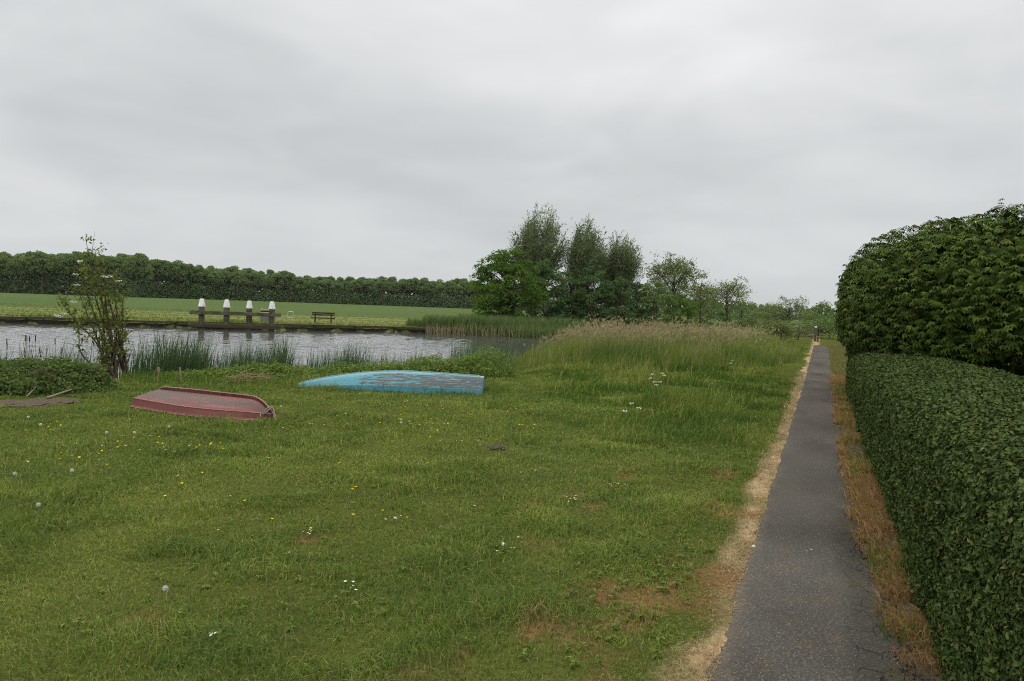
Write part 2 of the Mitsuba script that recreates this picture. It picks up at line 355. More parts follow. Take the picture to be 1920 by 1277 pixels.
def ground_z(x, y):
    x = np.asarray(x, float); y = np.asarray(y, float)
    q = shapely.points(x, y)
    ins = shapely.contains(canal, q)
    dn, df = shapely.distance(near_line, q), shapely.distance(far_line, q)
    d3 = np.stack([x, y, 0 * x], -1)
    und = (0.025 * (meshkit.fbm(d3 * 0.7, 3, 1) - 0.5) + 0.05 * (meshkit.fbm(d3 * 0.22, 2, 4) - 0.5)) * sstep(0.6, 2.2, np.abs(x + 0.1)) * sstep(90, 30, np.hypot(x, y))
    z = und - 0.62 * sstep(3.2, 0.0, dn) * (df > 6) 
    fr = shapely.contains(across, q) | (df < dn)
    z = np.where(fr & ~ins, FAR_Z + 0 * x, z)
    zi = WATER_Z - 0.6 * sstep(-0.2, 1.5, np.minimum(dn, df * 3)) - 0.02
    return np.where(ins, zi, z)


def axis(lo, hi, a, b, step, grow=1.22):
    out = list(np.arange(a, b, step)); s = step
    while out[-1] < hi: s *= grow; out.append(out[-1] + s)
    s = step; pre = []; c = a
    while c > lo: s *= grow; c -= s; pre.append(c)
    return np.array(pre[::-1] + out)


gx, gy = axis(-2300, 2300, -62, 12, 0.55), axis(-400, 2600, -3, 66, 0.5)
X, Y = np.meshgrid(gx, gy)
Z = ground_z(X.ravel(), Y.ravel())
nx = len(gx)
i, j = (a.ravel() for a in np.meshgrid(np.arange(len(gy) - 1), np.arange(nx - 1), indexing='ij'))
quads = np.stack([i * nx + j, i * nx + j + 1, (i + 1) * nx + j + 1, (i + 1) * nx + j], -1)
V = np.stack([X.ravel(), Y.ravel(), Z], 1)
cent = V[quads].mean(1)
isfar = shapely.contains(across, shapely.points(cent[:, 0], cent[:, 1])) | ((cent[:, 1] > 90) & (cent[:, 0] < 200) )
def sub(mask):
    q = quads[mask]; u, inv = np.unique(q, return_inverse=True)
    return V[u], inv.reshape(-1, 4)
add('ground', sub(~isfar), 'mat_ground', 'lawn ground of the canal bank and the land around the footpath', kind='structure', smooth=True)
add('meadow', sub(isfar), 'mat_meadow', 'flat green meadow with mown strips across the canal', kind='structure', smooth=True)

# water: a rippled sheet
rng = np.random.default_rng(11)
Zs = np.concatenate([np.arange(16.5, 32, 0.10), np.arange(32, 66, 0.20)])
cols = np.linspace(-0.76, 0.16, 340)
XX = (Zs[:, None] * cols[None]); YY = np.repeat(Zs[:, None], len(cols), 1)
h = np.zeros_like(XX)
for k in range(26):
    lam = rng.uniform(0.24, 1.0); a = rng.normal(1.45, 0.42); ph = rng.uniform(0, 6.28)
    h += 0.0036 * lam ** 0.85 * np.sin(2 * np.pi / lam * (XX * np.cos(a) + YY * np.sin(a)) + ph + 1.2 * np.sin(XX * 0.35 + k) + 0.8 * np.sin(YY * 0.5 + 2 * k))
h *= 0.65 + 0.7 * meshkit.fbm(np.stack([XX * 0.12, YY * 0.25, 0 * XX], -1), 3, 3)
wv = XX[..., None] * rh + YY[..., None] * fh + zh * (WATER_Z + h)[..., None]
nc = len(cols)
i, j = (a.ravel() for a in np.meshgrid(np.arange(len(Zs) - 1), np.arange(nc - 1), indexing='ij'))
wq = np.stack([i * nc + j, i * nc + j + 1, (i + 1) * nc + j + 1, (i + 1) * nc + j], -1)
add('water', (wv.reshape(-1, 3), wq), 'mat_water', 'grey rippled canal water under the overcast sky', kind='structure', smooth=True)

# the footpath: a thin asphalt slab with ragged edges
ys = np.concatenate([np.arange(-3, 14, 0.05), np.arange(14, 53, 0.25)])
yl = np.stack([0 * ys, ys, 0 * ys], 1)
eL = np.interp(ys, [-3, 5, 8, 14, 22, 60], [-0.42, -0.41, -0.39, -0.37, -0.34, -0.34]) + 0.07 * (meshkit.fbm(yl * 2.6, 4, 1) - 0.5) + 0.02 * (meshkit.noise(yl * 14, 2) - 0.5)
eR = np.interp(ys, [-3, 3, 4.5, 6.2, 8, 10, 14, 24, 40, 60], [0.42, 0.41, 0.43, 0.40, 0.35, 0.31, 0.33, 0.36, 0.45, 0.45]) + 0.18 * (meshkit.fbm(yl * 2.4 + 5, 5, 3) - 0.5) + 0.03 * (meshkit.noise(yl * 16, 5) - 0.5)
cr = np.linspace(0, 1, 9)
px = eL[:, None] * (1 - cr) + eR[:, None] * cr
pz = 0.022 - 0.018 * (2 * cr - 1)[None] ** 6 + 0.006 * meshkit.noise(np.stack([px * 3, np.repeat(ys[:, None], 9, 1) * 1.2, 0 * px], -1), 3)
px = np.hstack([px[:, :1] - 0.01, px, px[:, -1:] + 0.012]); pz = np.hstack([-0.03 + 0 * pz[:, :1], pz, -0.03 + 0 * pz[:, :1]])
pv = np.stack([px, np.repeat(ys[:, None], 11, 1), pz], -1).reshape(-1, 3)
i, j = (a.ravel() for a in np.meshgrid(np.arange(len(ys) - 1), np.arange(10), indexing='ij'))
add('footpath', (pv, np.stack([i * 11 + j, i * 11 + j + 1, (i + 1) * 11 + j + 1, (i + 1) * 11 + j], -1)), 'mat_asphalt',
    'narrow grey asphalt footpath running straight beside the hedge', kind='structure', smooth=40)


# ------------------------------------------------------------------ grass
def view_points(n, r0, r1, c0, c1, rng, power=1.0):
    """Scattered points between two depths and two columns; density falls as depth**-power."""
    u = rng.uniform(size=n); e = 2 - power
    d = (r0 ** e + u * (r1 ** e - r0 ** e)) ** (1 / e)
    s = (rng.uniform(c0, c1, n) - 960) / FOCAL
    p = d[:, None] * fh[:2] + (d * s)[:, None] * rh[:2]
    return np.hstack([p, np.zeros((n, 1))]), d


RED_C, BLUE_C = spot(385, 775), spot(740, 726)
rough_poly = Polygon([spot(c, r)[:2] for c, r in ((1519, 700), (1492, 780), (1478, 832), (1400, 838), (1300, 826), (1180, 832), (1120, 800), (1000, 770), (915, 738), (905, 712), (930, 690), (985, 655), (1200, 640), (1512, 640))]).buffer(0.3)
dark_poly = Polygon([spot(c, r)[:2] for c, r in ((1480, 820), (1400, 832), (1300, 824), (1180, 828), (1190, 800), (1280, 775), (1380, 740), (1470, 720), (1500, 722))])
SOIL = [spot(20, 757), spot(60, 757), spot(95, 752)]
debris_c = spot(655, 698, 0)


def boat_foot(c, ang, L, B):
    a = np.array([math.cos(ang), math.sin(ang)]); b = np.array([-a[1], a[0]])
    return Polygon([tuple(c[:2] + a * s * L / 2 + b * t * B / 2) for s, t in ((-1, -1), (1, -1), (1, 1), (-1, 1))])


def keep_off(P, polys):
    q = shapely.points(P[:, 0], P[:, 1]); m = np.ones(len(P), bool)
    for p in polys: m &= ~shapely.contains(p, q)
    return m


RED_BOW, RED_STERN = spot(514, 790), spot(237, 768)            # the stem and the near corner of the transom, on the grass
red_back = np.array([0, 1.0, 0])
for _ in range(20):
    rd = RED_BOW - (RED_STERN + red_back * 0.53); red_back = unit(np.array([-rd[1], rd[0], 0]))
RED_A = math.atan2(rd[1], rd[0]); RED_L = float(np.hypot(rd[0], rd[1]))
RED_C = RED_BOW - rd / 2
bd2 = spot(905, 741) - spot(548, 727); BLUE_A = math.atan2(bd2[1], bd2[0]); BLUE_L = float(np.hypot(bd2[0], bd2[1]))
BLUE_C = (spot(905, 741) + spot(548, 727)) / 2 + np.array([-math.sin(BLUE_A), math.cos(BLUE_A), 0]) * 0.30
foot_red, foot_blue = boat_foot(RED_C, RED_A, RED_L - 0.1, 0.95), boat_foot(BLUE_C, BLUE_A, BLUE_L, 0.7)
hills = [spot(932, 845), spot(465, 1112), spot(335, 1222), spot(655, 1122)]

rng = np.random.default_rng(21)
P, d = view_points(300000, 3.0, 20.0, -130, 1560, rng, 1.15)
dn = shapely.distance(near_line, shapely.points(P[:, 0], P[:, 1]))
dpath = -P[:, 0] - 0.40
m = (dpath > -0.02) & (dn > 1.2) & ~shapely.contains(canal, shapely.points(P[:, 0], P[:, 1])) & keep_off(P, [foot_red.buffer(-0.05), foot_blue.buffer(-0.05)])
q3 = P * 1.0
thin = meshkit.fbm(q3 * np.array([2.0, 1.1, 1]), 3, 1)
m &= ~((dpath < 0.20 + 0.4 * (thin - 0.5)) & (rng.uniform(size=len(P)) < 0.6))
for hc, hr in zip(hills, (0.08, 0.05, 0.05, 0.02)): m &= np.hypot(P[:, 0] - hc[0], P[:, 1] - hc[1]) > hr * rng.uniform(0.75, 1.25, len(P))
for sc in SOIL: m &= np.hypot(P[:, 0] - sc[0], P[:, 1] - sc[1]) > 0.38 * rng.uniform(0.8, 1.2, len(P))
P, d, dpath = P[m], d[m], dpath[m]
P[:, 2] = ground_z(P[:, 0], P[:, 1]) - 0.004
tuft = meshkit.fbm(P * 1.7 + 3, 3, 9); tuft2 = meshkit.fbm(P * 0.5 + 8, 2, 4)
hh = (0.030 + 0.056 * sstep(0.46, 0.72, tuft) + 0.020 * sstep(0.4, 0.7, tuft2)) * rng.uniform(0.6, 1.3, len(P))
hh *= np.where(dpath < 0.5, 0.45 + 1.1 * np.clip(dpath, 0, 0.5), 1)
near_boat = np.minimum(shapely.distance(foot_red, shapely.points(P[:, 0], P[:, 1])), shapely.distance(foot_blue, shapely.points(P[:, 0], P[:, 1])))
hh += 0.04 * sstep(0.30, 0.05, near_boat) * rng.uniform(0.3, 1.3, len(P))
clump_az = 6.28 * meshkit.fbm(P * 1.2 + 20, 2, 6) * 2
grass = blades(P, hh, 0.0045 * (d / 3.4) ** 0.9, rng, lean=1.0, az=clump_az, spread=2.6)
put('grass', grass, 'mat_grass', 'short mown lawn grass between the footpath and the canal', 'grass', kind='stuff')

# rougher, taller grass towards the reed bed and along the path
rng = np.random.default_rng(22)
P, d = view_points(112000, 9.0, 52.0, 850, 1545, rng, 1.3)
q = shapely.points(P[:, 0], P[:, 1])
indark = shapely.contains(dark_poly, q); dd = shapely.distance(dark_poly, q)
m = (shapely.contains(rough_poly, q) | indark | (d > 25)) & (P[:, 0] < -0.55 + 0.25 * (meshkit.fbm(P, 2, 3) - 0.5)) & ~shapely.contains(canal, q) & keep_off(P, [foot_blue])
P, d, dd = P[m], d[m], dd[m]
P[:, 2] = ground_z(P[:, 0], P[:, 1]) - 0.01
t1 = meshkit.fbm(P * 1.1 + 3, 3, 19)
edge = shapely.distance(shapely.boundary(rough_poly), shapely.points(P[:, 0], P[:, 1]))
hh = (0.13 + 0.36 * sstep(0.45, 0.75, t1) + 0.18 * sstep(1.2, 0.0, dd)) * rng.uniform(0.5, 1.25, len(P)) * (0.30 + 0.70 * sstep(0, 5.0, edge) + 0.10 * sstep(2.0, 0.0, dd)) * np.where(P[:, 0] > -1.2, 0.6, 1)
n = 16000
P2 = np.stack([rng.uniform(0.36, 3.2, n), 9 + 46 * rng.uniform(size=n) ** 1.2, np.zeros(n)], 1)
P2 = P2[((P2[:, 1] > 20.2) | (P2[:, 0] < 0.62)) & (P2[:, 0] > np.interp(P2[:, 1], ys, eR) + 0.02)]; d2 = P2[:, 1]
put('verge_grass', blades(P2, rng.uniform(0.04, 0.16, len(P2)), 0.008 * (d2 / 9) ** 0.9, rng, lean=0.9), 'mat_verge', 'yellowing grass on the verge between the far footpath and the trees', 'grass', kind='stuff')
put('rough_grass', blades(P, hh, 0.0075 * (d / 9) ** 0.9, rng, lean=0.75, az=0.3, spread=2.2), 'mat_rough_grass', 'lush uncut grass in tufts between the lawn and the reed bed', 'tall grass', kind='stuff')

# dark lush tussocks beside the path
n = 420
bx = dark_poly.buffer(0.5).bounds
C = np.stack([rng.uniform(bx[0], bx[2], n), rng.uniform(bx[1], bx[3], n), np.zeros(n)], 1)
C = C[shapely.contains(dark_poly.buffer(0.35), shapely.points(C[:, 0], C[:, 1])) & (C[:, 0] < -0.75)]
xtra = np.array([spot(a_, b_) for a_, b_ in ((1000, 757), (1035, 748), (1042, 712), (990, 728), (735, 752), (945, 745), (1090, 838), (1080, 800), (960, 800), (900, 752), (1415, 690), (1390, 715), (1430, 745), (1460, 705))])
C = np.vstack([C, xtra]); C[:, 2] = ground_z(C[:, 0], C[:, 1]) - 0.01
keep = rng.uniform(size=len(C)) < 0.35 + 0.9 * sstep(0.4, 0.65, meshkit.fbm(C * 0.9 + 2, 3, 5)); C = C[keep]
m_ = 90; Q = np.repeat(C, m_, 0) + np.hstack([rng.normal(0, 0.11, (len(C) * m_, 2)), np.zeros((len(C) * m_, 1))])
put('dark_tussocks', blades(Q, np.repeat(rng.uniform(0.08, 0.23, len(C)) * (0.5 + 0.5 * sstep(-0.2, 1.2, np.where(shapely.contains(dark_poly, shapely.points(C[:, 0], C[:, 1])), shapely.distance(shapely.boundary(dark_poly), shapely.points(C[:, 0], C[:, 1])), 0))), m_) * rng.uniform(0.5, 1.15, len(Q)), 0.0085, rng, lean=0.85), 'mat_tussock', 'dark lush grass tussocks left of the footpath', 'tall grass', kind='stuff')
# scorched grass under the hedge
rng = np.random.default_rng(23)
n = 52000
yy = 1.2 + 24 * rng.uniform(size=n) ** 1.9
xx = rng.uniform(0.30, 0.74, n)
P = np.stack([xx, yy, 0 * xx], 1)
f = meshkit.fbm(P * np.array([1.6, 1.6, 1]), 3, 5)
m = (xx > np.interp(yy, ys, eR) - 0.05 + 0.10 * rng.uniform(size=n)) & (f > 0.335 + 0.12 * rng.uniform(size=n))
P = P[m]
put('dry_grass', blades(P, rng.uniform(0.04, 0.13, len(P)), 0.0034 * np.maximum(1, P[:, 1] / 3.2) ** 0.8, rng, lean=1.1, az=-2.6, spread=1.7), 'mat_dry', 'scorched orange-brown grass along the foot of the trimmed hedge', 'dry grass', kind='stuff')
n = 5200
yy = 1.5 + 22 * rng.uniform(size=n) ** 1.5; xx = rng.uniform(0.40, 0.72, n)
P = np.stack([xx, yy, 0 * xx], 1); m = meshkit.fbm(P * 1.9 + 7, 3, 6) > 0.52; P = P[m]
put('hedge_weeds', blades(P, rng.uniform(0.04, 0.14, len(P)), 0.006 * np.maximum(1, P[:, 1] / 4), rng, lean=0.8), 'mat_rough_grass', 'green weeds growing through the scorched grass by the hedge', 'weeds', kind='stuff')
# broad-leaved weeds low in the lawn
n = 150
cw = np.array([spot(a, b) for a, b in zip(rng.normal(1210, 70, n), rng.normal(1045, 55, n))] + [spot(a, b) for a, b in zip(rng.uniform(60, 1300, 170), rng.uniform(860, 1270, 170))])
cw = cw[(cw[:, 0] < -0.62) & (shapely.distance(foot_red, shapely.points(cw[:, 0], cw[:, 1])) > 0.2)]
m_ = 7; C = np.repeat(cw, m_, 0); a = rng.uniform(0, 6.28, len(C)); D = np.stack([np.cos(a), np.sin(a), rng.uniform(0.1, 0.7, len(C))], 1)
C = C + np.stack([0 * a, 0 * a, rng.uniform(0.015, 0.04, len(C))], 1)
put('lawn_weeds', leaves(C, np.tile([0, 0, 1.0], (len(C), 1)) + 0.3 * rng.normal(size=(len(C), 3)), D, rng.uniform(0.02, 0.045, len(C)), rng.uniform(0.014, 0.024, len(C)), rng), 'mat_nettle', 'broad-leaved weeds low in the lawn left of the footpath', 'weeds', kind='stuff')
# loose straw on the bare strip
n = 15000
yy = 2.5 + 24 * rng.uniform(size=n) ** 1.8; dl = np.abs(rng.normal(0, 0.11, n))
P = np.stack([-0.385 - dl, yy, 0 * yy + 0.006], 1); P = P[rng.uniform(size=n) < 0.25 + sstep(0.38, 0.56, meshkit.fbm(P * np.array([3.0, 1.4, 1]), 4, 7))]; n = len(P); yy = P[:, 1]
put('loose_straw', blades(P, rng.uniform(0.006, 0.022, n), 0.0035 * np.maximum(1, yy / 3.5), rng, lean=3.0), 'mat_straw', 'pale dead grass lying along the left edge of the footpath', 'straw', kind='stuff')
# asphalt crumbs along the broken edge
n = 2600
yy = 2.2 + 8 * rng.uniform(size=n) ** 1.4; xx = np.interp(yy, ys, eR) + 0.02 + rng.normal(0.0, 0.055, n)
ico = trimesh.Trimesh([[1, 0, 0], [-1, 0, 0], [0, 1, 0], [0, -1, 0], [0, 0, 1], [0, 0, -1]], [[0, 2, 4], [2, 1, 4], [1, 3, 4], [3, 0, 4], [2, 0, 5], [1, 2, 5], [3, 1, 5], [0, 3, 5]], process=False)
s = 0.003 + 0.011 * rng.uniform(0, 1, n) ** 2.5; s = s[:, None, None]
cv = (ico.vertices[None] * s * rng.uniform(0.6, 1.2, (n, 6, 1)) + np.stack([xx, yy, 0.004 + 0.012 * (rng.uniform(size=n) < 0.5)], 1)[:, None]).reshape(-1, 3)
put('asphalt_crumbs', (cv, (ico.faces[None] + 6 * np.arange(n)[:, None, None]).reshape(-1, 3), np.zeros((n * 6, 2))), 'mat_asphalt', 'loose asphalt crumbs on the broken right edge of the footpath', 'rubble', kind='stuff')

# ------------------------------------------------------------------ flowers, molehills, small things on the lawn
rng = np.random.default_rng(31)
def disc_flower(r, n, rise, petal):
    a = np.arange(n) * 2 * np.pi / n
    D = np.stack([np.cos(a), np.sin(a), 0 * a + rise], 1)
    return leaves(np.zeros((n, 3)), np.tile([0, 0, 1.0], (n, 1)) - 0.4 * D, D, r, petal, rng, r=np.full(n, 0.5), fold=0.05)
butter = disc_flower(0.012, 5, 0.5, 0.012); daisy = disc_flower(0.011, 10, 0.15, 0.006)
butter_d = mikit.ply((butter[0], butter[1]), 'mat_petal_yellow'); daisy_d = mikit.ply((daisy[0], daisy[1]), 'mat_petal_white')
stem_d = mikit.ply(tube([[0, 0, -0.10], [0.004, 0, -0.05], [0, 0, 0]], 0.0015, 4)[:2], 'mat_reed')
yc = spot(235, 1000)
eye_d = mikit.ply(trimesh.creation.icosphere(subdivisions=1, radius=0.0035), 'mat_petal_yellow')


def flower(kind, p, scale, parts, label, cat, group=None):
    key = num(kind)
    M = T().translate([float(a) for a in p]).rotate([float(math.cos(p[0] * 99)), float(math.sin(p[0] * 99)), 0], float(rng.uniform(0, 25))).rotate([0, 0, 1], float(rng.uniform(0, 360))).scale(float(scale))
    for nme, d_ in parts: scene[f'{key}__{nme}'] = {**d_, 'to_world': M}
    tag(key, label, cat, group)


def on_lawn(c, r, h=0.07):
    p = spot(c, r); p = spot(c, r, float(ground_z(p[0], p[1])) + h); return p


for (c, r, sc, sr, n) in ((250, 835, 120, 22, 22), (400, 835, 60, 10, 12), (640, 790, 90, 25, 26), (800, 790, 55, 14, 26), (770, 770, 80, 15, 30), (950, 765, 40, 8, 16), (1000, 790, 120, 20, 14), (130, 850, 60, 20, 12), (560, 800, 30, 10, 10), (450, 900, 260, 40, 16), (700, 950, 200, 30, 8), (100, 800, 50, 10, 6)):
    for _ in range(n):
        p = on_lawn(c + rng.normal() * sc * 0.6, r + rng.normal() * sr * 0.6, rng.uniform(0.06, 0.12))
        if p[1] > 14 or -p[0] < 0.8 or shapely.contains(foot_red.buffer(0.1), shapely.Point(p[0], p[1])): continue
        flower('buttercup', p, rng.uniform(0.85, 1.35), (('petals', butter_d), ('stem', stem_d)), 'small yellow buttercup flower standing in the lawn grass', 'flower', 'yellow buttercups scattered over the lawn')
for (c, r, sc, sr, n) in ((1068, 935, 14, 5, 12), (742, 970, 18, 5, 9), (948, 1020, 12, 8, 8), (995, 880, 25, 6, 7), (1165, 908, 22, 3, 8), (655, 1095, 14, 6, 3), (400, 1190, 8, 3, 4), (580, 995, 12, 5, 6), (670, 1102, 10, 4, 3), (535, 1035, 6, 4, 2), (880, 830, 30, 8, 8), (410, 988, 5, 5, 3)):
    for _ in range(n):
        p = on_lawn(c + rng.normal() * sc * 0.7, r + rng.normal() * sr * 0.7, rng.uniform(0.045, 0.075))
        flower('daisy', p, rng.uniform(0.65, 1.0), (('petals', daisy_d), ('eye', eye_d), ('stem', stem_d)), 'small white daisy flower open in the lawn grass', 'flower', 'white daisies in loose groups on the lawn')
# dandelion clocks
n = 150; D = sphere_dirs(n, rng); a = np.cross(D, sphere_dirs(n, rng)); a = unit(a)
clock = leaves(D * 0.004, np.cross(D, a), D, 0.020, 0.0035, rng)
tufts = leaves(np.repeat(D * 0.0205, 4, 0), np.repeat(D, 4, 0) + 0.2, np.concatenate([np.cross(D, a), a, -np.cross(D, a), -a], 1).reshape(-1, 3), 0.0055, 0.0022, rng)
clock = merge([clock, tufts])
clock_d = mikit.ply((clock[0], clock[1]), 'mat_seed_head')
dstem = mikit.ply(tube([[0.01, 0, -0.22], [0.012, 0.004, -0.10], [0, 0, 0]], 0.0028, 5)[:2], 'mat_stick')
for (c, r, h, w) in ((28, 888, 0.14, 'nearest the left frame edge, second lowest'), (72, 946, 0.13, 'lowest on the left of the lawn'), (310, 1103, 0.08, 'well below the red boat in the near grass'), (317, 800, 0.14, 'just below the red boat'), (135, 882, 0.1, 'in the grass right of the leftmost one'), (200, 811, 0.13, 'left below the stern of the red boat'), (252, 811, 0.13, 'under the stern of the red boat'), (752, 792, 0.13, 'below the blue boat'), (527, 762, 0.15, 'beside the bow of the red boat'), (76, 796, 0.13, 'below the bare soil and the bramble'), (53, 782, 0.13, 'close below the bare soil patch')):
    p = on_lawn(c, r, h)
    flower('dandelion_clock', p, 0.78, (('seed_head', clock_d), ('stem', dstem)), f'round grey-white dandelion seed head {w}', 'dandelion')


def mound(r, hgt, seed, lumps=1.0, sub=4):
    m = trimesh.creation.icosphere(subdivisions=sub); v = m.vertices.copy()
    k = meshkit.fbm(v * 2.2 + seed, 4, seed) - 0.5; l = meshkit.noise(v * 9 + seed, seed) - 0.5
    rr = np.hypot(v[:, 0], v[:, 1])
    v[:, :2] *= (r * (1 + 0.5 * k + 0.12 * l))[:, None]; v[:, 2] = np.maximum(v[:, 2], -0.25) * hgt * (1 + 0.9 * k + 0.45 * l * lumps)
    return trimesh.Trimesh(v, m.faces, process=False)


for hc, (r, hg), w in zip(hills[:1], ((0.085, 0.045), (0.05, 0.02), (0.06, 0.025), (0.04, 0.02)), ('dark crumbly molehill on the lawn right of and below the blue boat', 'low molehill half hidden in grass, left of the lawn foreground', 'flattened brown molehill at the bottom left of the lawn', 'faint worn molehill in the middle of the near lawn')):
    key = num('molehill')
    m = mound(r, hg, len(key) + int(r * 100)); g_ = np.random.default_rng(len(key)); cl = []
    for _ in range(70):
        q = g_.normal(0, 0.62 * r, 2); k_ = mound(g_.uniform(0.008, 0.022), g_.uniform(0.006, 0.016), int(g_.integers(99)), sub=1); k_.apply_translation([q[0] * 1.2, q[1], 0.8 * hg * math.exp(-(q @ q) / (r * r)) + 0.002]); cl.append(k_)
    m = trimesh.util.concatenate([m] + cl); m.apply_translation([hc[0], hc[1], float(ground_z(hc[0], hc[1])) + 0.01])
    add(key, m, 'mat_soil', w, 'molehill', smooth=30)
sv = []
for k, sc in enumerate(SOIL):
    m = mound(0.42, 0.045, 40 + k); m.apply_translation([sc[0], sc[1], float(ground_z(sc[0], sc[1]))]); sv.append(m)
add('bare_soil', trimesh.util.concatenate(sv), 'mat_soil', 'strip of bare dark soil at the foot of the bramble', kind='structure', smooth=30)
m = mound(0.014, 0.012, 77); m.apply_translation(spot(1413, 1028) + [0, 0, 0.012])
add('pebble', m, 'mat_petal_white', 'small white pebble on the pale strip left of the footpath', 'stone', smooth=True)


# ------------------------------------------------------------------ the two upturned boats
def shell(grid, th=0.012):
    """A closed shell from a grid of outer points (rows x cols x 3); returns v, f, uv with uv = (row fraction, col fraction folded to the middle)."""
    R, C = grid.shape[:2]
    du, dv = np.gradient(grid, axis=0), np.gradient(grid, axis=1)
    n = unit(np.cross(du, dv)); n *= np.sign(n[..., 2:].mean() or 1)
    inner = grid - n * th
    v = np.vstack([grid.reshape(-1, 3), inner.reshape(-1, 3)]); k = R * C
    i, j = (a.ravel() for a in np.meshgrid(np.arange(R - 1), np.arange(C - 1), indexing='ij'))
    q = np.stack([i * C + j, i * C + j + 1, (i + 1) * C + j + 1, (i + 1) * C + j], -1)
    rim = np.concatenate([np.arange(C), C * np.arange(1, R) + C - 1, (R - 1) * C + np.arange(C - 2, -1, -1), C * np.arange(R - 2, 0, -1)])
    rn = np.roll(rim, -1)
    f = np.vstack([q, q[:, ::-1] + k, np.stack([rim, rim + k, rn + k, rn], -1)])
    uu, vv = np.meshgrid(np.linspace(0, 1, R), np.abs(np.linspace(-1, 1, C)), indexing='ij')
    uv = np.stack([uu.ravel(), vv.ravel()], 1)
    return v, f, np.vstack([uv, uv])


def boat_place(c, ang, z=0.0, roll=0.0):
    ca, sa = math.cos(ang), math.sin(ang); cr_, sr_ = math.cos(roll), math.sin(roll)
    M = np.array([[ca, -sa, 0], [sa, ca, 0], [0, 0, 1]]) @ np.array([[1, 0, 0], [0, cr_, -sr_], [0, sr_, cr_]])
    return lambda v: np.asarray(v) @ M.T + np.array([c[0], c[1], z])


# red dinghy: local x from stern (0) to bow (L), y to the far side, z up (keel uppermost)
L = RED_L * 1.0
toR = boat_place(RED_C - np.array([math.cos(RED_A), math.sin(RED_A), 0]) * L / 2, RED_A, float(ground_z(RED_C[0], RED_C[1])) - 0.065, roll=0.0)
def red_section(s):
    t = np.clip((s - 0.38) / 0.62, 0, 1)
    B = (0.50 + 0.06 * np.sin(min(s / 0.38, 1) * 1.57)) * (1 - t ** 2.6) + 0.012
    C = (0.455 + 0.03 * np.sin(min(s / 0.38, 1) * 1.57)) * (1 - t ** 2.1) + 0.008
    hk = 0.328 + 0.02 * s - 0.19 * np.clip((s - 0.80) / 0.20, 0, 1) ** 2.2
    hc = 0.235 - 0.055 * s - 0.02 * np.clip((s - 0.85) / 0.15, 0, 1)
    hs = hc * 0.52
    pts = []
    for k in np.linspace(0, 1, 12):                                       # keel to chine, slightly full
        pts.append((C * k, hc + (hk - hc) * (1 - k ** 1.55)))
    S = C + (B - C) * 0.48
    pts += [(C + 0.004, hc - 0.012), (S - 0.012, hs + 0.006), (S + 0.004, hs - 0.004), (S + 0.006, hs - 0.016), (B - 0.006, 0.004), (B + 0.004, -0.008)]
    return np.array(pts)
ss = np.concatenate([np.linspace(0, 0.8, 34), np.linspace(0.82, 1, 16)])
half = np.array([red_section(s) for s in ss])
xs = np.array([L * s * (1 - 0.0) for s in ss])
def full(half, xs, rake):
    g = np.concatenate([half[:, :0:-1] * [-1, 1], half], 1)
    x = xs[:, None] - rake(xs[:, None], g[..., 1])
    return np.dstack([x + 0 * g[..., 0], g[..., 0], g[..., 1]])
rakeR = lambda x, z: 0.10 * np.clip((x / L - 0.8) / 0.2, 0, 1) ** 2 * np.clip(z / 0.36, 0, 1) - 0.10 * np.clip(1 - x / L / 0.5, 0, 1) * np.clip(z / 0.36, 0, 1) * 0.9
G = full(half, xs, rakeR)
hull = shell(G)
scene['red_dinghy__hull'] = mikit.ply((toR(hull[0]), hull[1]), 'mat_red_hull', smooth=False, uv=np.repeat(hull[2], 1, 0))
nh = half.shape[1]
# transom
tr = G[0]; tv = np.vstack([tr, [[tr[:, 0].mean(), 0, 0.0]]]); nt = len(tr)
tf = np.array([[k, k + 1, nt] for k in range(nt - 1)])
tm = trimesh.Trimesh(np.vstack([tv + [0.004, 0, 0], tv + [0.03, 0, 0]]), np.vstack([tf[:, ::-1], tf + nt + 1]), process=False)
scene['red_dinghy__transom'] = mikit.ply((toR(tm.vertices), tm.faces), 'mat_red_trim')
def lines(idx, off, rad, key, mat):
    for sgn in (1, -1):
        c = nh - 1 + sgn * idx if sgn > 0 else nh - 1 - idx
        pts = G[:, c] + [0, sgn * off, 0]
        put('red_dinghy__' + num(key), (toR(tube(pts, rad, 6)[0]),) + tube(pts, rad, 6)[1:], mat, smooth=True)
COUNT['rd'] = 0
lines(11, 0.002, 0.007, 'chine_strip', 'mat_red_trim')
lines(15, 0.003, 0.007, 'rubbing_strake', 'mat_red_trim')
lines(17, 0.006, 0.010, 'gunwale', 'mat_red_trim')
# keel: a tall thin bar that runs down the stem
kp = G[:, nh - 1]
kx = np.concatenate([kp[::1], [[kp[-1, 0] + 0.012, 0, 0.05], [kp[-1, 0] + 0.02, 0, -0.01]]])
kt = unit(np.gradient(kx, axis=0)); kn = np.stack([-kt[:, 2], 0 * kt[:, 0], kt[:, 0]], 1)
kh = np.interp(np.linspace(0, 1, len(kx)), [0, 0.03, 0.25, 0.8, 1], [0.012, 0.04, 0.048, 0.036, 0.025])[:, None]
kv = np.stack([kx + [0, -0.016, 0] - kn * 0.01, kx + [0, -0.012, 0] + kn * kh, kx + [0, 0.012, 0] + kn * kh, kx + [0, 0.016, 0] - kn * 0.01], 1)
nk = len(kx)
i, j = (a.ravel() for a in np.meshgrid(np.arange(nk - 1), np.arange(4), indexing='ij'))
kf = np.stack([i * 4 + j, i * 4 + (j + 1) % 4, (i + 1) * 4 + (j + 1) % 4, (i + 1) * 4 + j], -1)
kf = np.vstack([kf, [[0, 1, 2, 3]], [[nk * 4 - 1, nk * 4 - 2, nk * 4 - 3, nk * 4 - 4]]])
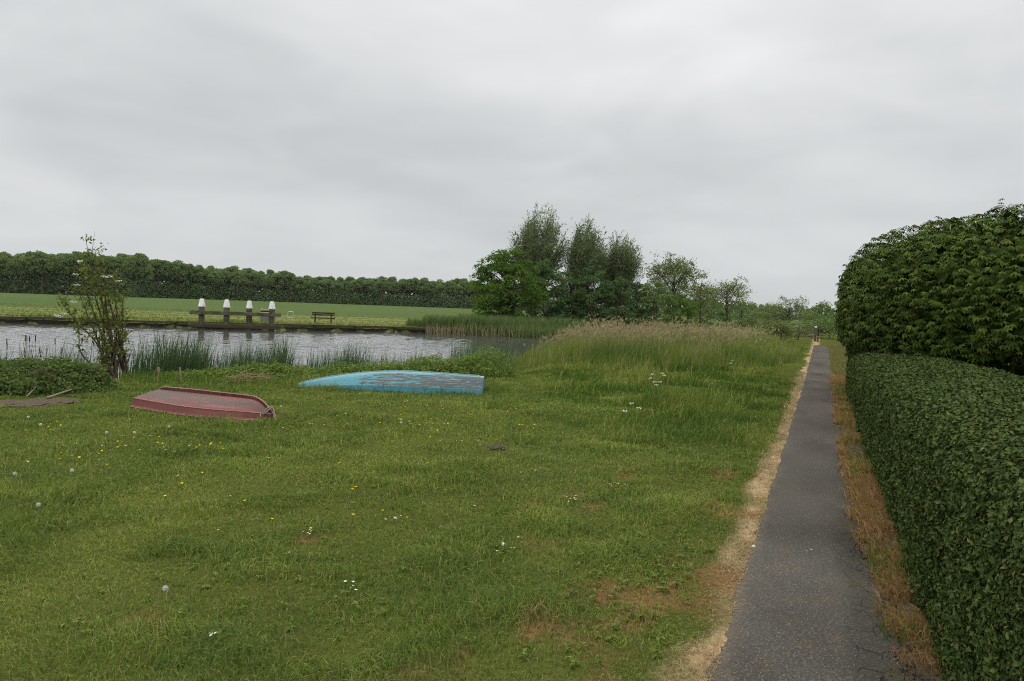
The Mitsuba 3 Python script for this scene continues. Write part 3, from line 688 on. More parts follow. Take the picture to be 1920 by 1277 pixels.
scene['red_dinghy__keel'] = mikit.ply((toR(kv.reshape(-1, 3)), kf), 'mat_red_keel')
kc = kx + kn * (kh + 0.002)
put('red_dinghy__keel__worn_edge', (toR(tube(kc, 0.010, 6)[0]),) + tube(kc, 0.010, 6)[1:], 'mat_red_trim', smooth=True)
tag('red_dinghy', 'small faded red dinghy lying upside down on the lawn', 'boat')
# the rope: round the stem, two ends hanging to the grass
e = G[-3, nh - 1]; e2 = G[-1, nh - 1]
loop = [e + [0.02, 0.05, -0.02], e + [0.03, 0.03, 0.055], e + [0.02, -0.02, 0.05], e + [-0.03, -0.08, -0.02], e + [-0.06, -0.10, -0.05], e + [-0.03, -0.12, -0.08], e + [0.0, -0.15, -0.15], e + [0.02, -0.18, -0.22]]
t1 = tube(spl(np.array(loop), count=30), 0.011, 6)
loop2 = [e + [-0.02, -0.10, -0.05], e + [0.03, -0.06, 0.0], e + [0.06, 0.0, 0.045], e + [0.10, 0.0, -0.02], e + [0.14, -0.02, -0.12], e + [0.18, -0.03, -0.24]]
t2 = tube(spl(np.array(loop2), count=26), 0.011, 6)
rp = merge([t1, t2])
put('rope', (toR(rp[0]), rp[1], rp[2]), 'mat_rope', 'pale frayed rope looped through the bow of the red boat', 'rope', smooth=True)

# blue boat: local x from bow (0, left) to transom (L)
LB = BLUE_L
toB = boat_place(BLUE_C - np.array([math.cos(BLUE_A), math.sin(BLUE_A), 0]) * LB / 2, BLUE_A, float(ground_z(BLUE_C[0], BLUE_C[1])) - 0.05, roll=0.05)
def blue_section(s):
    B = 0.52 * np.clip(1 - (1 - np.clip(s / 0.62, 0, 1)) ** 2.0, 0, 1) ** 0.85 * (1 - 0.12 * np.clip((s - 0.6) / 0.4, 0, 1) ** 2) + 0.015
    hk = 0.11 + 0.33 * np.clip(1 - (1 - np.clip(s / 0.60, 0, 1)) ** 1.9, 0, 1) - 0.045 * np.clip((s - 0.6) / 0.4, 0, 1) ** 1.6
    hc = hk * 0.50; C = B * 0.90
    pts = [(C * k, hc + (hk - hc) * (1 - k ** 2.1)) for k in np.linspace(0, 1, 14)]
    pts += [(C + 0.006, hc - 0.010), (C + (B - C) * 0.5, hc * 0.5), (B, 0.0), (B + 0.003, -0.03)]
    return np.array(pts)
sb = np.concatenate([np.linspace(0, 0.1, 10) , np.linspace(0.12, 1, 44)])
hb = np.array([blue_section(s) for s in sb])
GB = full(hb, LB * sb, lambda x, z: -0.05 * np.clip(1 - x / LB / 0.1, 0, 1) * np.clip(z / 0.3, 0, 1) + 0.0 * z)
hullb = shell(GB)
scene['blue_boat__hull'] = mikit.ply((toB(hullb[0]), hullb[1]), 'mat_blue_hull', smooth=True, uv=hullb[2])
nb = hb.shape[1]
tr = GB[-1]; nt = len(tr); tv = np.vstack([tr, [[tr[:, 0].mean(), 0, 0.0]]]); tf = np.array([[k, k + 1, nt] for k in range(nt - 1)])
tuv = np.full((2 * (nt + 1), 2), 0.7); tuv[:, 0] = 0.1 + 0.02 * np.arange(len(tuv)) / len(tuv)
scene['blue_boat__transom'] = mikit.ply((toB(np.vstack([tv - [0.025, 0, 0], tv - [0.004, 0, 0]])), np.vstack([tf[:, ::-1], tf + nt + 1])), 'mat_blue_hull', uv=tuv)
for sgn in (-1, 1):
    c = nb - 1 + sgn * 17
    tb = tube(GB[:, c] + [0, sgn * 0.008, 0.0], 0.014, 6)
    tb[2][:, 0] = 0.2; tb[2][:, 1] = 0.7
    put('blue_boat__' + num('blue_gunwale').replace('blue_', ''), (toB(tb[0]),) + tb[1:], 'mat_blue_hull', smooth=True)
kb = tube(GB[2:-1, nb - 1] + [0, 0, 0.006], 0.013, 6); kb[2][:, 0] = np.repeat(np.linspace(0.05, 0.25, len(GB) - 3), 6).tolist() + [0.1, 0.2]; kb[2][:, 1] = 0.05
put('blue_boat__keel_strip', (toB(kb[0]),) + kb[1:], 'mat_blue_hull', smooth=True)
tag('blue_boat', 'long turquoise blue rowing boat upside down in the grass, its paint flaking off', 'boat')

# ------------------------------------------------------------------ hedge
rng = np.random.default_rng(41)
prof = np.array([[0.64, -0.05], [0.63, 0.30], [0.615, 0.65], [0.63, 0.90], [0.69, 1.02], [0.82, 1.075], [1.2, 1.09], [1.8, 1.10], [2.15, 1.085], [2.36, 1.03], [2.46, 0.92], [2.50, 0.6], [2.50, -0.05]])
Y0, Y1 = -2.0, 19.6
pl = np.concatenate([[0], np.cumsum(np.linalg.norm(np.diff(prof, axis=0), axis=1))])


def hedge_h(y): return np.interp(y, [-2, 2.5, 6, 12, 19.6], [1.23, 1.20, 1.11, 1.03, 1.0])


def hedge_surface(n, ya, yb, rng, power, tmax=1.0):
    u = rng.uniform(size=n); e = 1 - power
    y = ((ya + 3) ** e + u * ((yb + 3) ** e - (ya + 3) ** e)) ** (1 / e) - 3 if abs(e) > 1e-6 else ya + u * (yb - ya)
    s = rng.uniform(0, pl[-1] * tmax, n)
    x, z = np.interp(s, pl, prof[:, 0]), np.interp(s, pl, prof[:, 1])
    x1, z1 = np.interp(s + 0.02, pl, prof[:, 0]), np.interp(s + 0.02, pl, prof[:, 1])
    nrm = unit(np.stack([-(z1 - z), 0 * z, x1 - x], 1))
    z, z1 = z * hedge_h(y), z1 * hedge_h(y)
    P = np.stack([x, y, z], 1)
    bump = 0.10 * (meshkit.fbm(P * 1.6, 3, 2) - 0.5) + 0.03 * (meshkit.noise(P * 7, 4) - 0.5)
    return P + nrm * bump[:, None], nrm


def leaf_on(P, nrm, L, W, rng, spread=0.9, depth=0.05):
    n = len(P)
    N = unit(nrm + spread * rng.normal(size=(n, 3)) * 0.52 + [0, 0, 0.15])
    D = unit(rng.normal(size=(n, 3)) + 0.5 * nrm + [0, 0, 0.25])
    P = P - nrm * rng.exponential(depth, n)[:, None] * 0.7 + nrm * 0.015
    return leaves(P, N, D, L, W, rng)


n = 375000
P, nr = hedge_surface(n, -0.9, Y1, rng, 1.25, 0.80)
dist = np.linalg.norm(P - EYE, axis=1)
L_ = np.clip(0.0185 * dist ** 0.27, 0.015, 0.06) * rng.uniform(0.6, 1.35, n)
allL = leaf_on(P, nr, L_, L_ * 0.58, rng)
# the 300 leaves that show largest are parts of their own
lv = allL[0].reshape(n, 4, 3)
c = lv.mean(1); rel = c - EYE; ux = rel @ rgt / np.maximum(rel @ fwd, 1e-3); uy = rel @ upv / np.maximum(rel @ fwd, 1e-3)
vis = (rel @ fwd > 0.3) & (np.abs(ux) < 0.655) & (np.abs(uy) < 0.435) & (c[:, 0] < 1.0)
size = np.where(vis, L_ / dist, 0)
big = np.argsort(-size)[:300]
mask = np.ones(n, bool); mask[big] = False
def pick(m, idx):
    k = len(idx); v = m[0].reshape(-1, 4, 3)[idx].reshape(-1, 3)
    f = (np.array([[0, 1, 2], [0, 2, 3]])[None] + 4 * np.arange(k)[:, None, None]).reshape(-1, 3)
    return v, f, m[2].reshape(-1, 4, 2)[idx].reshape(-1, 2)
k = rng.integers(0, n, 2200)                                   # young shoots that have grown out since the last clipping
sh = leaves(P[k] + nr[k] * 0.012, rng.normal(size=(2200, 3)), nr[k] * 0.9 + 0.5 * rng.normal(size=(2200, 3)) + [0, 0, 0.3], rng.uniform(0.02, 0.055, 2200), rng.uniform(0.008, 0.016, 2200), rng, r=rng.uniform(0.75, 1.0, 2200))
put('hedge__shoots', sh, 'mat_hedge', kind='stuff')
put('hedge__foliage', pick(allL, np.nonzero(mask)[0]), 'mat_hedge', kind='stuff')
for k in big: put('hedge__' + num('hedge_leaf').replace('hedge_', ''), pick(allL, [k]), 'mat_hedge')
# end face towards the far end of the path
n = 5000
P = np.stack([rng.uniform(0.64, 2.6, n), np.full(n, Y1), rng.uniform(0, 1.08, n)], 1); nr = np.tile([0, 1.0, 0], (n, 1))
ef = leaf_on(P, nr, 0.06, 0.036, rng); put('hedge__end_foliage', ef, 'mat_hedge', kind='stuff')
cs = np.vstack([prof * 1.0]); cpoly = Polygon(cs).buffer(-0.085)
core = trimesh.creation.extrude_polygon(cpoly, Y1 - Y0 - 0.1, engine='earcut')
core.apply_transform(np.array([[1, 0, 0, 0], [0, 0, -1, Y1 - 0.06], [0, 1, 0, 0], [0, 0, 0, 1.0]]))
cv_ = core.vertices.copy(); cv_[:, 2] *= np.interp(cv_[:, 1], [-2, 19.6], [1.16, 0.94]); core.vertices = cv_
scene['hedge__dark_core'] = mikit.ply(core, 'mat_core')  # solid near-black core filling the hedge in place of separate twigs
tag('hedge', 'long closely clipped dark green hedge along the right side of the footpath', 'hedge')

# ------------------------------------------------------------------ the clipped chestnut behind the hedge
rng = np.random.default_rng(42)
CC, CR = np.array([6.95, 19.6, 2.10]), np.array([6.55, 6.6, 2.00])
def crown_pt(n, rng, ex=2.5, ez=3.0):
    """Points on a rounded-box crown and the outward normals."""
    D = sphere_dirs(n, rng)
    k = (np.abs(D[:, 0]) ** ex + np.abs(D[:, 1]) ** ex) ** (ez / ex) + np.abs(D[:, 2]) ** ez
    p = D / (k ** (1 / ez))[:, None]
    nn = unit(np.stack([np.sign(p[:, 0]) * np.abs(p[:, 0]) ** (ex - 1) / CR[0], np.sign(p[:, 1]) * np.abs(p[:, 1]) ** (ex - 1) / CR[1], np.sign(p[:, 2]) * np.abs(p[:, 2]) ** (ez - 1) / CR[2]], 1))
    P = CC + p * CR
    return P, nn
def chestnut_leaf(seed):
    r = np.random.default_rng(seed); parts = []
    for k, a in enumerate(np.linspace(-1.85, 1.85, 6)):
        l = 0.098 * (1 - 0.26 * abs(a) / 1.9) * r.uniform(0.88, 1.12); w = 0.40 * l
        d = np.array([math.cos(a), math.sin(a)]); sd = np.array([-d[1], d[0]])
        at = lambda q, s_: np.array([d[0] * q * l + sd[0] * s_ * w / 2, d[1] * q * l + sd[1] * s_ * w / 2, -0.55 * l * q ** 1.8 - 0.02 * abs(a) + 0.16 * w * abs(s_)])
        v = np.array([at(0, 0), at(0.62, 1), at(1.0, 0), at(0.62, -1), at(0.55, 0)])
        parts.append((v, np.array([[0, 1, 4], [1, 2, 4], [2, 3, 4], [3, 0, 4]]), np.full((5, 2), 0.5)))
    return merge(parts)
protos = [chestnut_leaf(s) for s in range(3)]
P, N = crown_pt(34000, rng)
view = P - EYE
m = (((N * unit(view)).sum(1) < 0.12) | (P[:, 2] > 3.1)) & (P[:, 2] > 0.55) & (P[:, 0] < 11.5)
P, N = P[m], N[m]
sc = rng.uniform(0.75, 1.25, len(P)); dp = rng.exponential(0.20, len(P))
lump = 0.42 * (meshkit.fbm(P * 0.9 + 3, 3, 5) - 0.5)
P = P + N * (lump - dp + 0.08 + 0.13 * (rng.uniform(size=len(P)) < 0.03) * rng.uniform(size=len(P)))[:, None]
low = P[:, 2] < np.interp(P[:, 0], [0.6, 0.9, 2.2, 3.0, 4.0], [0.85, 1.13, 1.20, 1.30, 1.34]) + 0.25 * (meshkit.fbm(P * 1.3 + 9, 2, 8) - 0.5); P, N, sc = P[~low], N[~low], sc[~low]
Xd = unit(N * 0.9 + rng.normal(0, 0.5, (len(P), 3)) + [0, 0, -0.25]); Zd = unit(N * 0.55 + [0, 0, 0.9] + rng.normal(0, 0.28, (len(P), 3)))
Xd = unit(Xd - Zd * (Xd * Zd).sum(1, keepdims=True)); Yd = np.cross(Zd, Xd)
R3 = np.stack([Xd, Yd, Zd], 2) * sc[:, None, None]
tone = rng.uniform(0, 1, len(P))
def chest(idx):
    out = []
    for k in range(3):
        ii = idx[idx % 3 == k]
        if len(ii) == 0: continue
        v, f, _ = protos[k]
        vs = (np.einsum('kij,nj->kni', R3[ii], v) + P[ii][:, None]).reshape(-1, 3)
        out.append((vs, (f[None] + len(v) * np.arange(len(ii))[:, None, None]).reshape(-1, 3), np.stack([np.repeat(tone[ii], len(v)), np.full(len(vs), 0.5)], 1)))
    return merge(out)
rel = P - EYE; ux = rel @ rgt / (rel @ fwd); uy = rel @ upv / (rel @ fwd)
vis = (np.abs(ux) < 0.655) & (uy < 0.43) & (P[:, 2] > 1.2); size = np.where(vis, sc / (rel @ fwd) * np.exp(-4 * dp[~low]), 0)
order = np.argsort(-size); big, rest = order[:300], order[300:]
put('chestnut_tree__crown', chest(np.sort(rest)), 'mat_chestnut', kind='stuff')
for k in big: put('chestnut_tree__' + num('chest_leaf').replace('chest_', ''), chest(np.array([k])), 'mat_chestnut')
n = 17000  # leaves filling the crown; low ones added deep inside to block light beneath
p = CC + (crown_pt(n, rng)[0] - CC) * (rng.uniform(0.25, 1, n) ** (1 / 3))[:, None] * [0.955, 0.955, 0.90]; p = p[(p[:, 2] > 1.25 - 1.1 * sstep(16.5, 18.5, p[:, 1])) & (p[:, 0] < 12.5)]; n = len(p)
inn = leaves(p, sphere_dirs(n, rng) + [0, 0, 0.4], sphere_dirs(n, rng), 0.34, 0.25, rng, r=rng.uniform(0, 0.5, n))
put('chestnut_tree__inner_leaves', inn, 'mat_chestnut', kind='stuff')
for bx_, by_ in ((2.3, 20.6), (4.9, 18.4), (7.5, 19.5)):
    tr = [tube([[bx_, by_, -0.1], [bx_ + 0.03, by_, 0.8], [bx_, by_ + 0.05, 1.6], [bx_ + 0.2, by_, 2.9]], [0.17, 0.13, 0.12, 0.05], 10)]
    for a in np.linspace(0, 6.28, 7)[:-1]:
        tr.append(tube([[bx_, by_, 1.0 + 0.1 * a], [bx_ + 0.7 * math.cos(a), by_ + 0.7 * math.sin(a), 1.7 + 0.1 * a], [bx_ + 1.6 * math.cos(a), by_ + 1.6 * math.sin(a), 2.4 + 0.1 * a]], [0.06, 0.04, 0.015], 6))
    put('chestnut_tree__' + num('chest_trunk').replace('chest_', ''), merge(tr), 'mat_bark', smooth=True)
tag('chestnut_tree', 'big clipped chestnut mass with drooping palm-shaped leaves behind the hedge', 'tree')

# ------------------------------------------------------------------ vegetation of the near bank
rng = np.random.default_rng(51)
def mound_leaves(c, rad, n, L, rng, up=0.4, ang=0.0):
    """Leaves through a low mound: centre c, half sizes rad."""
    D = sphere_dirs(n, rng); D[:, 2] = np.abs(D[:, 2]) ** 0.8
    r = rng.uniform(0.55, 1.0, n)[:, None] ** 0.5
    k = 1 + 0.75 * (meshkit.fbm(D * 2.3 + c[0], 3, 3) - 0.5)
    q = D * r * k[:, None] * rad
    ca, sa = math.cos(ang), math.sin(ang)
    p = np.stack([c[0] + q[:, 0] * ca - q[:, 1] * sa, c[1] + q[:, 0] * sa + q[:, 1] * ca, c[2] + q[:, 2]], 1)
    N = unit(D + up * np.array([0, 0, 1.0]) + 0.55 * rng.normal(size=(n, 3)))
    return leaves(p, N, rng.normal(size=(n, 3)) + 0.6 * D - [0, 0, 0.2], L * rng.uniform(0.6, 1.3, n), L * 0.55 * rng.uniform(0.7, 1.2, n), rng)


def gz(p): return float(ground_z(p[0], p[1]))


b0 = [(spot(10, 735), (0.9, 0.75, 0.60)), (spot(90, 732), (0.9, 0.7, 0.64)), (spot(150, 730), (0.6, 0.6, 0.52)), (spot(-70, 735), (1.1, 0.8, 0.6)), (spot(60, 715), (1.3, 0.8, 0.45))]
parts = [mound_leaves(np.array([p[0], p[1], gz(p) - 0.02]), np.array(r), 5200, 0.065, rng, ang=YAW) for p, r in b0]
put('bramble_bush__leaves', merge(parts), 'mat_bramble')
stems = []
for k in range(46):
    p, r = b0[k % 5]; a = rng.uniform(0, 6.28); q = np.array([p[0] + rng.normal() * 0.3, p[1] + rng.normal() * 0.3, gz(p)])
    o = np.array([math.cos(a), math.sin(a), 0]) * rng.uniform(0.3, 0.9)
    stems.append(tube([q, q + o * 0.4 + [0, 0, 0.45], q + o + [0, 0, 0.35], q + o * 1.3 + [0, 0, 0.05]], [0.008, 0.007, 0.005, 0.003], 4))
put('bramble_bush__stems', merge(stems), 'mat_bark')
tag('bramble_bush', 'low dark green bramble bush on the bank at the left frame edge', 'bush')

# nettle bank between the lawn and the reeds
parts = []
for c0, r0, z, dz, n in ((400, 712, .42, .3, 900), (440, 705, .5, .35, 1300), (490, 702, .52, .4, 1500), (540, 700, .52, .4, 1500), (590, 690, .52, .4, 1500), (640, 690, .50, .4, 1300), (690, 688, .5, .4, 1300), (740, 686, .48, .4, 1400), (790, 684, .5, .4, 1400), (840, 682, .46, .4, 1300), (890, 676, .45, .4, 1200), (920, 668, .45, .5, 1000), (360, 716, .35, .3, 700), (600, 676, .55, .5, 1200), (720, 672, .5, .6, 1200), (820, 668, .5, .6, 1200)):
    p = spot(c0, r0); p = far(c0, 16.6 + (715 - r0) * 0.055); hz = 0.80 * z * np.interp(c0, [360, 430, 520, 620, 700, 900], [0.85, 0.95, 1.05, 1.2, 1.6, 1.9]) * rng.uniform(0.6, 1.3); parts.append(mound_leaves(np.array([p[0], p[1], gz(p) - 0.03]), np.array([0.75, 0.6, hz]), int(n * 1.9), 0.07, rng, ang=YAW))
put('nettles', merge(parts), 'mat_nettle', 'band of green nettles along the canal edge behind the blue boat', 'nettles', kind='stuff')


def strip_points(n, c0, c1, d0, d1, rng):
    c = rng.uniform(c0, c1, n); d = rng.uniform(0, 1, n) * (d1 - d0) + d0
    return np.array([far(a, b) for a, b in zip(c, d)])


# ungrazed grass between the boats and the nettles
n = 9000
P = np.array([far(a, b) for a, b in zip(rng.uniform(230, 960, n), 14.9 + 2.6 * rng.uniform(size=n))])
P = P[keep_off(P, [foot_red, foot_blue])]; P[:, 2] = ground_z(P[:, 0], P[:, 1]) - 0.01
P = P[rng.uniform(size=len(P)) < 0.25 + sstep(0.4, 0.65, meshkit.fbm(P * 0.9, 3, 3))]
put('bank_tussocks', blades(P, (0.10 + 0.22 * meshkit.fbm(P * 0.8 + 4, 3, 3)) * rng.uniform(0.5, 1.3, len(P)), 0.009, rng, lean=0.8), 'mat_rough_grass', 'uncut grass between the boats and the nettle bank', 'grass', kind='stuff')
# cattails standing in the near edge of the canal
parts = []
for c0, c1, d0, d1, n, hgt in ((-150, 135, 16.6, 18.2, 170, 1.0), (130, 255, 17, 18.5, 120, 1.0), (255, 300, 17.4, 19, 80, 1.25), (305, 385, 17.6, 19.3, 320, 1.32), (380, 440, 18, 19.6, 110, 1.05), (440, 545, 18.3, 20, 420, 1.28), (545, 585, 18.6, 20, 40, 0.9), (580, 690, 18.8, 20.8, 300, 1.22), (690, 790, 19.6, 21.5, 120, 1.1), (845, 890, 22, 25, 120, 1.25), (890, 960, 25, 32, 150, 1.0)):
    P = strip_points(n, c0, c1, d0, d1, rng)
    cl = P + 0.0
    P[:, :2] += rng.normal(0, 0.06, (n, 2)); P[:, 2] = np.maximum(ground_z(P[:, 0], P[:, 1]), WATER_Z - 0.15)
    for rep in range(3):
        parts.append(blades(P + np.hstack([rng.normal(0, 0.025, (n, 2)), np.zeros((n, 1))]), (hgt + 0.1) * rng.uniform(0.55, 1.1, n) * (0.8 + 0.4 * meshkit.noise(P * 1.5, 3)), 0.019 * rng.uniform(0.7, 1.2, n), rng, lean=0.22, az=0.25, spread=2.0))
put('cattails', merge(parts), 'mat_cattail', 'upright green cattail leaves standing in the near edge of the water', 'cattails', kind='stuff')
heads = []
P = strip_points(26, -150, 130, 16.6, 17.6, rng)
for p in P:
    z = max(gz(p), WATER_Z); h = rng.uniform(0.9, 1.35); dx = rng.uniform(-0.05, 0.12)
    heads.append(tube([[p[0], p[1], z], [p[0] + dx, p[1], z + h - 0.14], [p[0] + dx, p[1], z + h - 0.13], [p[0] + dx * 1.1, p[1], z + h]], [0.004, 0.004, 0.012, 0.010], 5))
put('cattail_heads', merge(heads), 'mat_bark', 'thin dark cattail stalks with old heads behind the bramble', 'cattails', kind='stuff')

# the reed bed: green below, last year's tan stems above
rng = np.random.default_rng(52)
reed_poly = Polygon([far(c, d)[:2] for c, d in ((946, 26.5), (975, 25), (1080, 23), (1200, 22.5), (1320, 23), (1420, 25), (1490, 30), (1508, 40), (1450, 47), (1300, 48), (1120, 46), (1000, 44), (962, 38), (952, 31))])
bb = reed_poly.bounds
n = 21000
P = np.stack([rng.uniform(bb[0], bb[2], n), rng.uniform(bb[1], bb[3], n), np.zeros(n)], 1)
P = P[shapely.contains(reed_poly, shapely.points(P[:, 0], P[:, 1]))]
dd = (P @ fh); keepn = rng.uniform(size=len(P)) < np.clip((27.0 / dd) ** 2, 0.12, 1); P, dd = P[keepn], dd[keepn]
edge = shapely.distance(shapely.boundary(reed_poly), shapely.points(P[:, 0], P[:, 1]))
P[:, 2] = ground_z(P[:, 0], P[:, 1]) - 0.02
low = 0.55 + 0.45 * sstep(0, 1.6, edge)
var = 0.55 + 0.95 * meshkit.fbm(P * 0.8, 3, 3)
parts = [blades(P + np.hstack([rng.normal(0, 0.05, (len(P), 2)), np.zeros((len(P), 1))]), low * var * rng.uniform(0.55, 1.05, len(P)) * 0.84, 0.020 * (dd / 25), rng, lean=0.35, az=0.2, spread=1.7) for _ in range(3)]
put('green_reeds', merge(parts), 'mat_reed', 'thick green young reeds in front of the trees', 'reeds', kind='stuff')
k = rng.uniform(size=len(P)) < 0.52 * sstep(0.4, 4.0, edge) * sstep(0.30, 0.62, meshkit.fbm(P * 0.45 + 5, 3, 8) + 0.12)
Q, dq = P[k], dd[k]; n = len(Q)
hq = low[k] * var[k] * rng.uniform(0.95, 1.32, n) * 0.92
tan = blades(Q, hq, 0.010 * (dq / 25), rng, lean=0.24, az=0.15, spread=0.9)
# plumes at the tips
tips = tan[0].reshape(n, 5, 3)[:, 4]
pl_ = [leaves(tips - [0, 0, 0.10] + rng.normal(0, 0.01, (n, 3)), rng.normal(size=(n, 3)), np.tile([0.35, 0.1, 0.9], (n, 1)) + 0.25 * rng.normal(size=(n, 3)), 0.17, 0.035 * (dq / 28), rng) for _ in range(2)]
put('dead_reeds', merge([tan] + pl_), 'mat_dead_reed', 'tan dead reed stems and plumes above the green reeds', 'reeds', kind='stuff')

# reeds on the far bank, right of the bench
rng = np.random.default_rng(53)
parts, dead = [], []
for c0, c1, d0, d1, n, hgt in ((765, 800, 62.0, 63.5, 160, 0.7), (795, 860, 61.8, 64.5, 700, 1.0), (860, 960, 61, 66, 1500, 1.15), (960, 1100, 60, 68, 1500, 1.15)):
    P = strip_points(n, c0, c1, d0, d1, rng); P[:, 2] = np.maximum(ground_z(P[:, 0], P[:, 1]), WATER_Z)
    parts += [blades(P + rng.normal(0, 0.05, (n, 3)) * [1, 1, 0], hgt * rng.uniform(0.6, 1.15, n), 0.045, rng, lean=0.25, az=0.2, spread=2) for _ in range(2)]
P = strip_points(420, 800, 985, 60.6, 61.6, rng); P[:, 2] = WATER_Z
dead.append(blades(P, rng.uniform(0.4, 1.1, len(P)), 0.035, rng, lean=0.25))
put('far_reeds', merge(parts), 'mat_far_reed', 'green reeds along the far bank in front of the dense tree', 'reeds', kind='stuff')
put('far_dead_reeds', merge(dead), 'mat_dead_reed', 'tan reed stubble at the waterline of the far bank', 'reeds', kind='stuff')

# washed-up reed stalks behind the blue boat
rng = np.random.default_rng(54)
parts = []
for k in range(560):
    p = spot(rng.uniform(590, 735), rng.uniform(688, 704)) if k < 460 else spot(rng.uniform(420, 500), rng.uniform(712, 722))
    a = rng.normal(0.25, 0.7) + YAW; l = rng.uniform(0.08, 0.36); t = np.array([math.cos(a), math.sin(a), rng.uniform(-0.1, 0.35)])
    b = np.array([p[0], p[1], gz(p) + rng.uniform(0.02, 0.16)])
    parts.append(tube([b, b + t * l / 2, b + t * l], 0.0055, 4, u=rng.uniform()))
put('reed_litter', merge(parts), 'mat_dead_reed', 'heap of dry broken reed stalks behind the bow of the blue boat', 'reed litter', kind='stuff')
p = far(585, 15.6)

# flowering elder shrub at the water's edge
rng = np.random.default_rng(55)
base = far(203, 16.2); base[2] = gz(base) - 0.03
axr, axf = rh, fh
wood, lp, ld, ends = [], [], [], []; lr = np.random.default_rng(155)
main = [(-0.75, 2.35), (-0.62, 1.9), (-0.50, 2.62), (-0.36, 2.78), (-0.25, 2.5), (-0.05, 2.35), (0.10, 1.95), (0.22, 2.05), (0.36, 1.75), (-0.95, 1.55), (-0.85, 1.15), (0.02, 1.6), (-0.45, 2.1)]
for dx, hz in main:
    s = base + axr * (rng.uniform(-0.22, 0.42)) + axf * rng.uniform(-0.25, 0.25)
    e = base + axr * (dx * 0.92 - 0.02 + rng.normal(0, 0.03)) + axf * rng.normal(0, 0.25) + zh * (hz - base[2] + base[2] * 0)
    mid = s * 0.5 + e * 0.5 + axr * rng.normal(0.08, 0.08)
    cpts = spl(np.array([s, s * 0.75 + e * 0.25 + axr * 0.05, mid, e * 0.8 + s * 0.2, e]), count=14)
    wood.append(tube(cpts, np.linspace(0.030, 0.004, 14) * rng.uniform(0.7, 1.25), 6))
    for k in range(3, 14):
        for _ in range(3):
            if rng.uniform() < 0.40: continue
            t = rng.normal(size=3); t[2] = abs(t[2]) * 0.9 + 0.35; t = t / np.linalg.norm(t)
            l = rng.uniform(0.10, 0.34) * (1.15 - k / 22)
            wood.append(tube([cpts[k], cpts[k] + t * l * 0.5, cpts[k] + t * l + zh * 0.02], [0.006, 0.004, 0.002], 4))
            m_ = lr.integers(6, 15)
            lp.append(cpts[k] + t * l * lr.uniform(0.3, 1.15, (m_, 1)) + lr.normal(0, 0.045, (m_, 3))); ends.append(cpts[k] + t * l)
wood.append(tube([base + axr * -0.36 + zh * 2.6, base + axr * -0.33 + zh * 2.9, base + axr * -0.30 + zh * 3.2], [0.007, 0.005, 0.002], 4))
lp = np.vstack(lp); n = len(lp)
put('elder_shrub__stems', merge(wood), 'mat_bark', smooth=True)
put('elder_shrub__leaves', leaves(lp, sphere_dirs(n, rng) + [0, 0, 0.6], sphere_dirs(n, rng) + [0, 0, -0.1], rng.uniform(0.05, 0.095, n), rng.uniform(0.028, 0.045, n), rng), 'mat_shrub')
for ex, ez in ((-0.97, 1.22), (-0.88, 1.20), (-0.80, 1.26), (-0.62, 1.52), (-0.55, 1.86), (-0.57, 2.08), (-0.50, 2.35), (0.0, 2.06), (0.12, 2.06), (0.30, 1.98)):
    c = base + axr * ex + axf * -0.18 + zh * (ez - base[2])
    u = sphere_dirs(34, rng) * [1, 1, 0.3] * 0.055
    put('elder_shrub__' + num('elder_flower').replace('elder_', ''), leaves(c + u, np.tile([0, -0.3, 1.0], (34, 1)) + 0.4 * rng.normal(size=(34, 3)), rng.normal(size=(34, 3)), 0.024, 0.020, rng), 'mat_petal_white')
tag('elder_shrub', 'tall sparse shrub with thin stems and white flowers at the water edge', 'shrub')

# sticks and stakes
rng = np.random.default_rng(56)
def stick(key, pts, r, mat, label, cat): put(key, tube(pts, r, 6), mat, label, cat, smooth=True)
a, b = spot(88, 752), spot(186, 726)
stick('fallen_branch', [a + [0, 0, 0.05], (a + b) / 2 + [0, 0, 0.09], b + [0, 0, 0.12]], [0.018, 0.015, 0.010], 'mat_stick', 'long pale stick lying on the grass below the flowering shrub', 'branch')
a, b = spot(50, 749), spot(82, 735)
stick('fallen_branch_001', [a + [0, 0, 0.05], (a + b) / 2 + [0, 0, 0.13], b + [0, 0, 0.24]], [0.008, 0.007, 0.005], 'mat_stick', 'short thin stick leaning in the front of the bramble', 'branch')
a = spot(158, 728)
stick('fallen_branch_002', [a + [0, 0, 0.03], a + rh * 0.14 + [0, 0, 0.20], a + rh * 0.28 + [0, 0, 0.36]], [0.009, 0.008, 0.005], 'mat_stick', 'thin stick leaning up against the stems of the shrub', 'branch')
a = far(299.5, 16.0, 0); a[2] = gz(a)
stick('red_stake', [a + [0, 0, -0.1], a + [0, 0, 0.12], a + [0, 0, 0.26]], 0.03, 'mat_red_trim', 'faded red stake in the cattails behind the red boat', 'stake')
a = far(343, 15.4, 0); a[2] = gz(a)
stick('pale_stake', [a + [0, 0, -0.1], a + [-0.02, 0, 0.14], a + [-0.045, 0, 0.30]], 0.016, 'mat_stick', 'thin pale leaning stake behind the keel of the red boat', 'stake')

